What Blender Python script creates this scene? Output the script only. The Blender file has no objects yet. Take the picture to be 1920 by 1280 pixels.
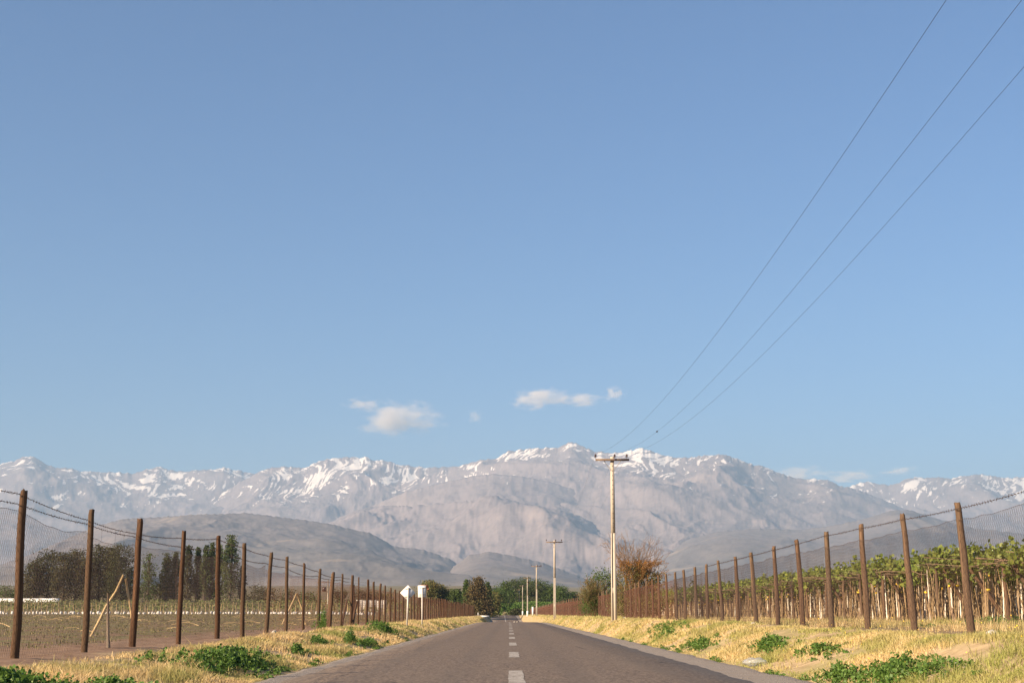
import bpy, math, random
import numpy as np

R = math.radians
rng = np.random.default_rng(7)
random.seed(7)
scn = bpy.context.scene
col = scn.collection

# ------------------------------------------------------------------ camera
cam_d = bpy.data.cameras.new('camera')
cam_d.lens = 50.0
cam_d.sensor_width = 36.0
cam_d.clip_start = 0.1
cam_d.clip_end = 200000.0
cam = bpy.data.objects.new('camera', cam_d)
col.objects.link(cam)
cam.location = (0, 0, 1.0)
cam.rotation_euler = (R(90 + 10.826), 0, R(-0.107))
scn.camera = cam

# ------------------------------------------------------------------ sky, sun, exposure
SUN_AZ = 53.0      # degrees to the left of straight behind the camera
SUN_EL = 25.0
world = bpy.data.worlds.new('World')
scn.world = world
world.use_nodes = True
wn = world.node_tree
bgn = wn.nodes['Background']
sky = wn.nodes.new('ShaderNodeTexSky')
sky.sky_type = 'NISHITA'
sky.sun_disc = False
sky.sun_elevation = R(SUN_EL)
sky.sun_rotation = R(180 + SUN_AZ)
sky.altitude = 600
sky.air_density = 1.2
sky.dust_density = 0.0
sky.ozone_density = 8.0
wn.links.new(sky.outputs[0], bgn.inputs[0])
bgn.inputs[1].default_value = 0.05
sun_d = bpy.data.lights.new('sun', 'SUN')
sun_d.energy = 5.0
sun_d.angle = R(0.53)
sun_d.color = (1.0, 0.80, 0.58)
sun = bpy.data.objects.new('sun', sun_d)
col.objects.link(sun)
sun.rotation_euler = (R(90 - SUN_EL), 0, R(-SUN_AZ))
scn.view_settings.view_transform = 'Standard'
scn.view_settings.look = 'None'
scn.view_settings.exposure = 1.45
scn.view_settings.gamma = 1.0
scn.view_settings.use_curve_mapping = False
scn.cycles.use_denoising = True
scn.cycles.max_bounces = 6
scn.cycles.diffuse_bounces = 3
scn.cycles.transparent_max_bounces = 12
scn.cycles.volume_bounces = 2


# ------------------------------------------------------------------ helpers: objects
def tag(o, label=None, cat=None, group=None, kind=None):
    if label: o['label'] = label
    if cat: o['category'] = cat
    if group: o['group'] = group
    if kind: o['kind'] = kind
    return o


def empty(name, loc=(0, 0, 0), rz=0.0):
    o = bpy.data.objects.new(name, None)
    o.empty_display_size = 0.2
    col.objects.link(o)
    o.location = loc
    o.rotation_euler = (0, 0, rz)
    return o


def link(name, me, parent=None, loc=(0, 0, 0), rot=(0, 0, 0), scale=(1, 1, 1)):
    o = bpy.data.objects.new(name, me)
    col.objects.link(o)
    o.location = loc
    o.rotation_euler = rot
    o.scale = scale
    o.parent = parent
    return o


class MB:
    """collects vertices and faces of any size into one mesh"""
    def __init__(self):
        self.V = []
        self.F = []
        self.n = 0

    def add(self, V, *Fs):
        V = np.asarray(V, dtype=np.float64).reshape(-1, 3)
        for F in Fs:
            F = np.asarray(F, dtype=np.int64)
            if F.size:
                if F.ndim == 1:
                    F = F[None, :]
                self.F.append(F + self.n)
        self.V.append(V)
        self.n += len(V)
        return self

    def box(self, c, s, rot=None):
        x, y, z = s[0] / 2, s[1] / 2, s[2] / 2
        V = np.array([[-x, -y, -z], [x, -y, -z], [x, y, -z], [-x, y, -z], [-x, -y, z], [x, -y, z], [x, y, z], [-x, y, z]])
        if rot is not None:
            V = V @ np.array(rot).T
        return self.add(V + np.array(c), [[0, 3, 2, 1], [4, 5, 6, 7], [0, 1, 5, 4], [1, 2, 6, 5], [2, 3, 7, 6], [3, 0, 4, 7]])

    def tube(self, pts, rad, sides=6, cap=True):
        pts = np.asarray(pts, float)
        n = len(pts)
        rad = np.broadcast_to(np.asarray(rad, float), (n,))
        d = np.gradient(pts, axis=0)
        d /= np.linalg.norm(d, axis=1)[:, None] + 1e-12
        up = np.array([0, 0, 1.0]) if abs(d[0, 2]) < 0.9 else np.array([1.0, 0, 0])
        a = np.cross(d, up)
        a /= np.linalg.norm(a, axis=1)[:, None] + 1e-12
        b = np.cross(d, a)
        th = np.arange(sides) * 2 * math.pi / sides
        V = pts[:, None, :] + rad[:, None, None] * (np.cos(th)[None, :, None] * a[:, None, :] + np.sin(th)[None, :, None] * b[:, None, :])
        i = np.arange(n - 1)[:, None]
        j = np.arange(sides)[None, :]
        k = (j + 1) % sides
        F = np.stack([i * sides + j + 0 * k, i * sides + k, (i + 1) * sides + k, (i + 1) * sides + j + 0 * k], -1).reshape(-1, 4)
        if cap:
            return self.add(V.reshape(-1, 3), F, np.arange(sides)[None, :], (n - 1) * sides + np.arange(sides)[None, ::-1])
        return self.add(V.reshape(-1, 3), F)

    def mesh(self, name, mat=None, smooth=False):
        V = np.concatenate(self.V) if self.V else np.zeros((0, 3))
        me = bpy.data.meshes.new(name)
        me.vertices.add(len(V))
        me.vertices.foreach_set('co', V.astype(np.float32).ravel())
        tot = np.concatenate([np.full(len(F), F.shape[1]) for F in self.F])
        idx = np.concatenate([F.ravel() for F in self.F])
        me.loops.add(len(idx))
        me.loops.foreach_set('vertex_index', idx.astype(np.int32))
        me.polygons.add(len(tot))
        start = np.concatenate([[0], np.cumsum(tot)[:-1]])
        me.polygons.foreach_set('loop_start', start.astype(np.int32))
        if smooth:
            me.polygons.foreach_set('use_smooth', np.ones(len(tot), dtype=bool))
        me.update(calc_edges=True)
        if mat is not None:
            me.materials.append(mat)
        return me

    def build(self, name, mat, parent=None, smooth=False, loc=(0, 0, 0), rot=(0, 0, 0)):
        return link(name, self.mesh(name, mat, smooth), parent, loc, rot)


# ------------------------------------------------------------------ helpers: noise
_P = np.random.default_rng(3).permutation(512)
_P = np.concatenate([_P, _P, _P])
_G = np.stack([np.cos(np.arange(512) * 2.399963), np.sin(np.arange(512) * 2.399963)], -1)


def pn(x, y, seed=0):
    x = np.asarray(x, float) + seed * 17.31
    y = np.asarray(y, float) + seed * 9.77
    xi = np.floor(x).astype(int)
    yi = np.floor(y).astype(int)
    xf = x - xi
    yf = y - yi
    u = xf * xf * xf * (xf * (xf * 6 - 15) + 10)
    v = yf * yf * yf * (yf * (yf * 6 - 15) + 10)

    def g(ix, iy, fx, fy):
        h = _P[(_P[ix & 511] + iy) & 511]
        gg = _G[h]
        return gg[..., 0] * fx + gg[..., 1] * fy
    a = g(xi, yi, xf, yf)
    b = g(xi + 1, yi, xf - 1, yf)
    c = g(xi, yi + 1, xf, yf - 1)
    d = g(xi + 1, yi + 1, xf - 1, yf - 1)
    return 1.5 * ((a + u * (b - a)) + v * ((c + u * (d - c)) - (a + u * (b - a))))


def fbm(x, y, oct=4, seed=0, gain=0.5):
    s = 0.0
    amp = 1.0
    for i in range(oct):
        s = s + amp * pn(x * 2 ** i, y * 2 ** i, seed + i)
        amp *= gain
    return s


def ridged(x, y, oct=4, seed=0, gain=0.5):
    s = 0.0
    amp = 1.0
    tot = 0.0
    w = 1.0
    for i in range(oct):
        r = (1 - np.clip(np.abs(pn(x * 2 ** i, y * 2 ** i, seed + i)), 0, 1)) ** 2
        s = s + amp * r * w
        w = np.clip(0.35 + r, 0, 1)
        tot += amp
        amp *= gain
    return s / tot


def smooth(e0, e1, x):
    t = np.clip((np.asarray(x, float) - e0) / (e1 - e0), 0, 1)
    return t * t * (3 - 2 * t)


# ------------------------------------------------------------------ helpers: materials
class NT:
    def __init__(self, name):
        self.m = bpy.data.materials.new(name)
        self.m.use_nodes = True
        self.t = self.m.node_tree
        self.t.nodes.clear()
        self.out = self.t.nodes.new('ShaderNodeOutputMaterial')

    def n(self, typ, **kw):
        nd = self.t.nodes.new(typ)
        for k, v in kw.items():
            setattr(nd, k, v)
        return nd

    def set(self, sock, v):
        if isinstance(v, bpy.types.NodeSocket):
            self.t.links.new(v, sock)
        elif isinstance(v, (tuple, list)) and len(v) == 3 and sock.type == 'RGBA':
            sock.default_value = (*v, 1)
        else:
            sock.default_value = v

    def pos(self):
        return self.n('ShaderNodeNewGeometry').outputs['Position']

    def obj(self):
        return self.n('ShaderNodeTexCoord').outputs['Object']

    def island(self):
        return self.n('ShaderNodeNewGeometry').outputs['Random Per Island']

    def objrand(self):
        return self.n('ShaderNodeObjectInfo').outputs['Random']

    def attr(self, name):
        return self.n('ShaderNodeAttribute', attribute_name=name).outputs['Fac']

    def noise(self, vec, scale, detail=4, rough=0.55, dist=0.0):
        nd = self.n('ShaderNodeTexNoise')
        self.set(nd.inputs['Vector'], vec)
        self.set(nd.inputs['Scale'], scale)
        nd.inputs['Detail'].default_value = detail
        nd.inputs['Roughness'].default_value = rough
        nd.inputs['Distortion'].default_value = dist
        return nd.outputs['Fac']

    def vor(self, vec, scale, feature='F1'):
        nd = self.n('ShaderNodeTexVoronoi', feature=feature)
        self.set(nd.inputs['Vector'], vec)
        nd.inputs['Scale'].default_value = scale
        return nd.outputs['Distance']

    def vscale(self, vec, s):
        nd = self.n('ShaderNodeVectorMath', operation='MULTIPLY')
        self.set(nd.inputs[0], vec)
        nd.inputs[1].default_value = s
        return nd.outputs[0]

    def sep(self, vec):
        nd = self.n('ShaderNodeSeparateXYZ')
        self.set(nd.inputs[0], vec)
        return nd.outputs

    def math(self, op, a, b=0.0, clamp=False):
        nd = self.n('ShaderNodeMath', operation=op, use_clamp=clamp)
        self.set(nd.inputs[0], a)
        self.set(nd.inputs[1], b)
        return nd.outputs[0]

    def ramp(self, fac, stops, interp='LINEAR'):
        nd = self.n('ShaderNodeValToRGB')
        cr = nd.color_ramp
        cr.interpolation = interp
        while len(cr.elements) < len(stops):
            cr.elements.new(0.5)
        for e, (p, c) in zip(cr.elements, stops):
            e.position = p
            e.color = (*c, 1) if isinstance(c, tuple) else (c, c, c, 1)
        self.set(nd.inputs[0], fac)
        return nd.outputs[0]

    def maprange(self, v, a, b, c=0.0, d=1.0, smoothst=True):
        nd = self.n('ShaderNodeMapRange')
        nd.interpolation_type = 'SMOOTHSTEP' if smoothst else 'LINEAR'
        self.set(nd.inputs[0], v)
        for i, q in enumerate((a, b, c, d)):
            nd.inputs[i + 1].default_value = q
        return nd.outputs[0]

    def mix(self, fac, a, b, mode='MIX'):
        nd = self.n('ShaderNodeMix', data_type='RGBA', blend_type=mode)
        self.set(nd.inputs[0], fac)
        self.set(nd.inputs[6], a)
        self.set(nd.inputs[7], b)
        return nd.outputs[2]

    def bump(self, h, strength=0.5, dist=0.02):
        nd = self.n('ShaderNodeBump')
        nd.inputs['Strength'].default_value = strength
        nd.inputs['Distance'].default_value = dist
        self.set(nd.inputs['Height'], h)
        return nd.outputs[0]

    def bsdf(self, color, rough=0.8, normal=None, spec=0.3, metal=0.0, translucent=0.0, **kw):
        p = self.n('ShaderNodeBsdfPrincipled')
        self.set(p.inputs['Base Color'], color)
        self.set(p.inputs['Roughness'], rough)
        p.inputs['Specular IOR Level'].default_value = spec
        p.inputs['Metallic'].default_value = metal
        for k, v in kw.items():
            self.set(p.inputs[k], v)
        if normal is not None:
            self.set(p.inputs['Normal'], normal)
        s = p.outputs[0]
        if translucent:
            tr = self.n('ShaderNodeBsdfTranslucent')
            self.set(tr.inputs['Color'], color)
            mx = self.n('ShaderNodeMixShader')
            mx.inputs[0].default_value = translucent
            self.t.links.new(s, mx.inputs[1])
            self.t.links.new(tr.outputs[0], mx.inputs[2])
            s = mx.outputs[0]
        self.t.links.new(s, self.out.inputs['Surface'])
        return self.m


def mat_leaf(name, stops, rough=0.6, transl=0.3, big=0.35, bigcol=None, tight=False):
    """foliage: each leaf its own tint, plus slow drift of tint through the plant"""
    k = NT(name)
    if tight:
        md = stops[len(stops) // 2][1]
        stops = [(p_, tuple(.55 * a_ + .45 * b_ for a_, b_ in zip(c_, md))) for p_, c_ in stops]
    c = k.ramp(k.island(), stops)
    n = k.noise(k.pos(), big, 3)
    c = k.mix(k.maprange(n, 0.42, 0.62, 0, 0.6), c, bigcol or stops[-1][1])
    return k.bsdf(c, rough, spec=0.1 if tight else 0.25, translucent=transl)


def mat_wood(name, dark, light, grey, scale=9.0):
    k = NT(name)
    o = k.obj()
    st = k.vscale(o, (1, 1, 0.06))
    n1 = k.noise(st, scale * 4, 6, 0.65)
    n2 = k.noise(o, 2.2, 3)
    c = k.mix(k.maprange(n1, 0.35, 0.68), dark, light)
    c = k.mix(k.maprange(n2, 0.5, 0.75, 0, 0.55), c, grey)
    c = k.mix(k.math('MULTIPLY', k.objrand(), 0.55), c, tuple(0.6 * q for q in grey))
    return k.bsdf(c, 0.85, k.bump(n1, 0.6, 0.01), spec=0.15)


def mat_plain(name, colr, var=0.25, rough=0.7, scale=6.0, metal=0.0, spec=0.3):
    k = NT(name)
    n = k.noise(k.obj(), scale, 5, 0.6)
    c = k.mix(k.maprange(n, 0.3, 0.7), tuple(q * (1 - var) for q in colr), tuple(min(1, q * (1 + var)) for q in colr))
    return k.bsdf(c, rough, k.bump(n, 0.25, 0.01), metal=metal, spec=spec)


# ================================================================== terrain heights
def gsm(xs, ys, sig, grid):
    v = np.interp(grid, xs, ys)
    k = np.arange(-int(4 * sig), int(4 * sig) + 1)
    w = np.exp(-0.5 * (k / sig) ** 2)
    w /= w.sum()
    return np.convolve(np.pad(v, len(k) // 2, mode='edge'), w, mode='valid')


YG = np.arange(-100, 1200.0, 1.0)
_RZ = gsm([-100, 165, 185, 215, 250, 290, 340, 371, 420, 462, 520, 700, 1200],
          [0, 0, -.04, -.32, -.6, -.88, -1.12, -1.08, -.3, .42, .75, 4.3, 14.3], 6, YG)
_RC = gsm([-100, 150, 220, 300, 371, 460, 620, 1200], [.13, .1, -.1, -.45, -.9, -1.5, -3.0, -12], 20, YG)
ROAD_W = 3.55


def road_z(y): return np.interp(y, YG, _RZ)
def road_c(y): return np.interp(y, YG, _RC)


LFY = ([-100, 20, 30, 50, 90, 300, 480, 700], [.33, .34, .36, .41, .44, .5, .6, .9])
RFY = ([-100, 20, 45, 80, 150, 480, 700], [.66, .68, .7, .66, .62, .6, .9])


def ground_z(x, y, fine=True):
    x = np.asarray(x, float)
    y = np.asarray(y, float)
    rz = np.interp(y, YG, _RZ)
    rc = np.interp(y, YG, _RC)
    far = np.maximum(y - 520, 0)
    rise = np.where(far < 7000, far * 0.02, 140 + (far - 7000) * 0.004)
    rise = np.minimum(rise, 180)
    lf = np.interp(y, *LFY)
    rf = np.interp(y, *RFY)
    fld = np.interp(y, [-100, 40, 100, 160, 232, 300, 400, 520], [.33, .38, .55, .75, .98, 2.1, 4.3, 6.7]) + rise
    e1 = rc - ROAD_W - 0.38
    e2 = rc + ROAD_W + 0.98
    lf = lf + rise
    rf = rf + rise
    lv = rz - 0.05 + (lf - rz + 0.05) * smooth(0, 1, np.clip((e1 - x) / np.interp(y, [28, 68, 175, 215], [3.45, 1.5, 1.5, 2.2]), 0, 1)) ** .85
    rv = rz - 0.05 + (rf - rz + 0.05) * smooth(0, 1, np.clip((x - e2) / np.interp(y, [28, 68, 175, 215], [2.75, 1.2, 1.2, .5]), 0, 1)) ** .8
    lv = np.where(y > 600, lf, lv)
    rv = np.where(y > 600, rf, rv)
    z = np.where(x < rc, lv, rv)
    z = z + (fld - lf) * smooth(8, 30, -x) * (x < 0)
    on_road = (x > e1) & (x < e2) & (y < 650)
    z = np.where(on_road, rz - 0.06, z)
    if fine:
        off = np.where(on_road, 0, np.clip(np.minimum(np.abs(x - e1), np.abs(x - e2)) / 0.8, 0, 1))
        near = np.clip(1 - y / 250, 0, 1)
        z = z + off * near * (0.05 * fbm(x * .7, y * .35, 3, 5) + 0.02 * pn(x * 3.1, y * 3.1, 9))
    return z


# ================================================================== the ground
def mat_ground():
    k = NT('ground_soil_and_straw')
    p = k.pos()
    xyz = k.sep(p)
    x = xyz[0]
    y = xyz[1]
    n1 = k.noise(p, 0.35, 5, 0.6)
    n2 = k.noise(p, 3.0, 6, 0.65)
    n3 = k.noise(p, 0.06, 4, 0.6)
    soil = k.mix(k.maprange(n2, 0.3, 0.7), (0.20, 0.125, 0.08), (0.31, 0.205, 0.135))
    soil = k.mix(k.maprange(n1, 0.5, 0.72, 0, 0.55), soil, (0.36, 0.27, 0.19))
    straw = k.mix(k.maprange(n2, 0.3, 0.7), (0.31, 0.22, 0.12), (0.50, 0.37, 0.21))
    straw = k.mix(k.maprange(n1, 0.46, 0.66, 0, 0.6), straw, (0.24, 0.23, 0.08))
    # ploughed field on the left: brown with weeds coming through in drifts
    rows = k.n('ShaderNodeTexWave', wave_type='BANDS', bands_direction='Y')
    k.set(rows.inputs['Vector'], p)
    rows.inputs['Scale'].default_value = 0.22
    rows.inputs['Distortion'].default_value = 3.0
    rows.inputs['Detail'].default_value = 3.0
    fld = k.mix(k.maprange(n2, 0.3, 0.7), (0.15, 0.095, 0.06), (0.25, 0.17, 0.105))
    weedy = k.math('ADD', k.math('MULTIPLY', rows.outputs['Fac'], 0.25), n1)
    fld = k.mix(k.maprange(weedy, 0.52, 0.74, 0, 0.75), fld, (0.145, 0.15, 0.06))
    wob = k.math('MULTIPLY', k.math('SUBTRACT', k.noise(p, 0.8, 4), 0.5), 2.2)
    xw = k.math('ADD', x, wob)
    left = k.maprange(xw, -7.0, -6.2, 1, 0)
    right = k.maprange(xw, 6.6, 7.4, 0, 1)
    field = k.maprange(xw, -10.5, -8.5, 1, 0)
    c = k.mix(left, straw, soil)
    c = k.mix(right, c, k.mix(0.45, soil, straw))
    c = k.mix(field, c, fld)
    farc = k.mix(k.maprange(n3, 0.4, 0.6), (0.13, 0.12, 0.06), (0.24, 0.18, 0.11))
    c = k.mix(k.maprange(y, 450, 900), c, farc)
    return k.bsdf(c, 0.95, k.bump(n2, 0.7, 0.04), spec=0.1)


def graded(lo, hi, core_lo, core_hi, step, growth):
    xs = list(np.arange(core_lo, core_hi + 1e-6, step))
    s = step
    v = xs[-1]
    while v < hi:
        s *= growth
        v += s
        xs.append(v)
    s = step
    v = xs[0]
    pre = []
    while v > lo:
        s *= growth
        v -= s
        pre.append(v)
    return np.array(pre[::-1] + xs)


def grid_faces(ni, nj):
    i = np.arange(ni - 1)[:, None]
    j = np.arange(nj - 1)[None, :]
    return np.stack([i * nj + j, (i + 1) * nj + j, (i + 1) * nj + j + 1, i * nj + j + 1], -1).reshape(-1, 4)


gx = graded(-15000, 15000, -9.5, 9.5, 0.16, 1.16)
gy = graded(-2000, 22000, -6, 70, 0.35, 1.05)
GX, GY = np.meshgrid(gx, gy, indexing='ij')
GZ = ground_z(GX, GY)
ground = MB().add(np.stack([GX, GY, GZ], -1).reshape(-1, 3), grid_faces(len(gx), len(gy))).build('ground', mat_ground(), smooth=True)
tag(ground, 'straw coloured verges and bare brown soil of the valley floor', 'ground', kind='structure')


# ------------------------------------------------------------------ road, shoulders, markings
def mat_asphalt():
    k = NT('worn_asphalt')
    p = k.pos()
    n1 = k.noise(k.vscale(p, (1, .22, 1)), 20, 4, 0.8)
    n2 = k.noise(k.vscale(p, (1, 0.12, 1)), 1.3, 5, 0.6)
    n3 = k.noise(p, 14, 4, 0.6)
    v = k.vor(p, 60)
    c = k.mix(k.maprange(n1, 0.36, 0.64), (0.082, 0.060, 0.044), (0.215, 0.16, 0.115))
    c = k.mix(k.maprange(n2, 0.42, 0.7, 0, 0.5), c, (0.165, 0.125, 0.09))
    c = k.mix(k.maprange(n3, 0.55, 0.8, 0, 0.4), c, (0.10, 0.078, 0.062))
    c = k.mix(k.maprange(v, 0.0, 0.2, 0.7, 0), c, (0.31, 0.255, 0.205))
    trk = k.math('ABSOLUTE', k.math('SUBTRACT', k.math('ABSOLUTE', k.math('SUBTRACT', k.math('ABSOLUTE', k.math('SUBTRACT', k.sep(p)[0], .1)), 1.75)), .8))
    c = k.mix(k.math('MULTIPLY', k.maprange(trk, 0.0, 0.42, 1, 0), k.maprange(n2, .3, .6, .1, .35)), c, (0.10, 0.08, 0.064))
    ck = k.vor(k.mix(.25, p, k.n('ShaderNodeTexNoise').outputs['Color']), .22, 'DISTANCE_TO_EDGE')
    c = k.mix(k.math('MULTIPLY', k.maprange(ck, 0.0, 0.006, 1, 0), k.maprange(k.noise(p, .09, 2), .5, .56)), c, (0.045, 0.037, 0.03))
    x = k.sep(p)[0]
    wob = k.math('MULTIPLY', k.math('SUBTRACT', k.noise(p, 0.5, 4), 0.5), 0.9)
    ax = k.math('ABSOLUTE', k.math('ADD', x, wob))
    c = k.mix(k.maprange(ax, 2.9, 3.7, 0, 0.55), c, (0.20, 0.17, 0.14))
    h = k.math('ADD', n1, k.math('MULTIPLY', v, 0.8))
    return k.bsdf(c, 0.82, k.bump(h, 0.5, 0.006), spec=0.25)


def ribbon(y, xl, xr, z, nx, crown=0.0):
    t = np.linspace(0, 1, nx)
    X = xl[:, None] + (xr - xl)[:, None] * t[None, :]
    Z = z[:, None] + crown * (1 - (2 * t - 1) ** 2)[None, :]
    Y = np.repeat(y[:, None], nx, 1)
    return np.stack([X, Y, Z], -1)


ry = np.concatenate([np.arange(-40, 90, .5), np.arange(90, 640, 2.0)])
rc = road_c(ry)
rz = road_z(ry)
el = rc - ROAD_W + 0.06 * fbm(ry * .8, ry * 0, 3, 1)
er = rc + ROAD_W + 0.07 * fbm(ry * .8, ry * 0 + 5, 3, 2)
V = ribbon(ry, el, er, rz, 13, 0.035)
# a bevelled edge that drops into the shoulder
V[:, 0, 2] -= 0.035
V[:, -1, 2] -= 0.035
V[:, 1, 0] = V[:, 0, 0] + 0.06
V[:, -2, 0] = V[:, -1, 0] - 0.06
road = MB().add(V.reshape(-1, 3), grid_faces(len(ry), 13)).build('road', mat_asphalt(), smooth=True)
road.data.flip_normals()
tag(road, 'grey brown asphalt country road running straight to the trees', 'road', kind='structure')


def mat_gravel():
    k = NT('gravel')
    p = k.pos()
    n1 = k.noise(p, 40, 4, 0.7)
    v = k.vor(p, 45)
    c = k.mix(k.maprange(n1, 0.3, 0.7), (0.19, 0.16, 0.135), (0.36, 0.31, 0.26))
    c = k.mix(k.maprange(v, 0, 0.3, 0.5, 0), c, (0.45, 0.40, 0.34))
    c = k.mix(k.maprange(k.noise(p, 1.5, 4), 0.5, 0.7, 0, 0.4), c, (0.25, 0.19, 0.13))
    return k.bsdf(c, 0.95, k.bump(v, 0.8, 0.015), spec=0.15)


M_gravel = mat_gravel()
for side, nm in ((-1, 'left'), (1, 'right')):
    wd = (0.42 if side < 0 else 1.05)
    outer = (rc - ROAD_W - wd) if side < 0 else (rc + ROAD_W + wd)
    outer = outer + side * (0.14 * fbm(ry * .45, ry * 0, 4, 8 + side) + 0.05)
    inner = rc + side * (ROAD_W - 0.12)
    V = ribbon(ry, inner, outer, rz - 0.022, 7)
    V[:, -1, 2] = rz - 0.10
    V[..., 2] += 0.008 * pn(V[..., 0] * 4, V[..., 1] * 4, 2)
    o = MB().add(V.reshape(-1, 3), grid_faces(len(ry), 7)).build('gravel_shoulder', M_gravel, smooth=True)
    if side > 0:
        o.data.flip_normals()
    tag(o, 'pale gravel shoulder along the %s edge of the asphalt' % nm, 'road shoulder', kind='structure')

k = NT('worn_road_paint')
p_ = k.pos()
pc = k.mix(k.maprange(k.noise(p_, 22, 5, 0.7), 0.45, 0.66), (0.40, 0.36, 0.31), (0.27, 0.24, 0.205))
pc = k.mix(k.maprange(k.noise(p_, 7, 4, 0.7), 0.48, 0.62, 0, .85), pc, (0.17, 0.145, 0.12))
M_paint = k.bsdf(pc, 0.8, spec=0.2)
lane = empty('centre_line')
tag(lane, 'broken pale centre line painted down the middle of the road', 'road marking', kind='structure')
for i in range(14):
    y0 = 20.7 + 12.15 * i - 12.15
    ys = np.linspace(y0, y0 + 4.5, 8)
    c0 = road_c(ys)
    w = 0.118
    wob = 0.008
    V = ribbon(ys, c0 - w + rng.normal(0, wob, 8), c0 + w + rng.normal(0, wob, 8), road_z(ys) + 0.0395, 3)
    o = MB().add(V.reshape(-1, 3), grid_faces(8, 3)).build('painted_dash', M_paint, lane)
    o.data.flip_normals()
# the solid far stretch of the line on the rise beyond the dip
ys = np.linspace(345, 500, 40)
V = ribbon(ys, road_c(ys) - .12, road_c(ys) + .12, road_z(ys) + .042, 3)
o = MB().add(V.reshape(-1, 3), grid_faces(40, 3)).build('painted_line', M_paint, lane)
o.data.flip_normals()

# ================================================================== mountains
def layer(name, prof, D, W, p, zf, na, nt, spur, lam, seed, mat, snow=None, Dvar=0.0, label='', back=.3, jag=0.0):
    """a real ridge D metres away: the crest carries the heights of prof (bearing, elevation); W metres of spurs and gullies run down
    from it to the plain"""
    pa = np.array([q[0] for q in prof])
    pe = np.array([q[1] for q in prof])
    a = np.linspace(pa[0], pa[-1], na)
    e = np.interp(a, pa, pe)
    e = e + jag * fbm(a * 260, a * 0 + seed, 4, seed) * 0.0011
    Dc = D * (1 + Dvar * fbm(a * 6, a * 0, 3, seed + 3))
    H = e * Dc + 1.0
    lev = [H]
    for sg in (4, 14, 40, 90):
        sg = sg * na / 900
        kk = np.arange(-int(3 * sg) - 1, int(3 * sg) + 2)
        w = np.exp(-.5 * (kk / sg) ** 2)
        w /= w.sum()
        lev.append(np.convolve(np.pad(H, len(kk) // 2, mode='edge'), w, mode='valid'))
    lev = np.array(lev)
    lt = np.array([0, .05, .18, .45, .9])
    t = np.concatenate([-back * np.linspace(1, 0.1, 8) ** 1.3, np.linspace(0, 1, nt) ** 1.15])
    A, T = np.meshgrid(a, t, indexing='ij')
    Tc = np.clip(T, 0, .9)
    Hs = np.zeros_like(T)
    for j in range(len(t)):
        tc = min(max(t[j], 0), .9)
        q = np.searchsorted(lt, tc, side='right') - 1
        q = min(q, 3)
        f = (tc - lt[q]) / (lt[q + 1] - lt[q])
        Hs[:, j] = lev[q] * (1 - f) + lev[q + 1] * f
    Y = Dc[:, None] - T * W
    X = A * Y
    U = A * D
    S = T * W
    wu = lam * .5 * fbm(U / (lam * 2.2), S / (lam * 2.6), 3, seed + 20)
    rg = ridged((U + wu) / lam, S / (lam * 2.6) + wu / lam * .3, 5, seed + 40, .55)
    rgL = ridged((U + 2 * wu - .35 * S) / (lam * 2.6), S / (lam * 6) , 2, seed + 55, .4)
    rg2 = fbm(U / (lam * .22), S / (lam * .3), 4, seed + 60, .6)
    env = np.clip(T / .22, 0, 1) ** .7 * np.clip(1 - T, 0, 1) ** .45
    base = np.where(T >= 0, np.clip(1 - T, 0, 1) ** p, np.clip(1 - (-T / back) ** 1.0, 0, 1))
    Z = zf + (Hs - zf) * base + env * spur * ((rg - .55) * .95 + .10 * rg2 + 2.6 * (rgL - .6))
    Z = Z + np.where(T > 0, np.clip(T / .03, 0, 1), 0) * spur * .05 * rg2 * np.clip(1.1 - T, 0, 1)
    # never stick out above the crest line seen from the road
    lim = (e * 1.0)[:, None] * Y + 1.0
    Z = np.where(T > 0, np.minimum(Z, lim - 4 * np.clip(T * 10, 0, 1)), Z)
    Z = Z - 120 * smooth(.93, 1.0, T)          # the foot dives under the plain
    F = grid_faces(len(a), len(t))[:, ::-1]
    o = MB().add(np.stack([X, Y, Z], -1).reshape(-1, 3), F).build(name, mat, smooth=True)
    me = o.data
    if snow:
        z0, z1, gain, amt = snow
        up = (Z - z0) / (z1 - z0)
        cav = .55 - rg + .3 * (.6 - rgL)
        fine = fbm((U + .3 * S) / 260, S / 420, 4, seed + 80, .65)
        streak = fbm((U + 1.5 * wu) / 62, S / 520, 3, seed + 90, .6)
        s = np.clip(up, -1, 1.4) * .75 + gain * cav + .5 * fine + .75 * streak + amt
        s = np.where(up < -.15, -1, s)
        at = me.attributes.new('snow', 'FLOAT', 'POINT')
        at.data.foreach_set('value', np.clip(s, -1, 2).astype(np.float32).ravel())
    at = me.attributes.new('hgt', 'FLOAT', 'POINT')
    at.data.foreach_set('value', (base * np.ones_like(T)).astype(np.float32).ravel())
    tag(o, label, 'mountain', kind='structure')
    return o


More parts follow.
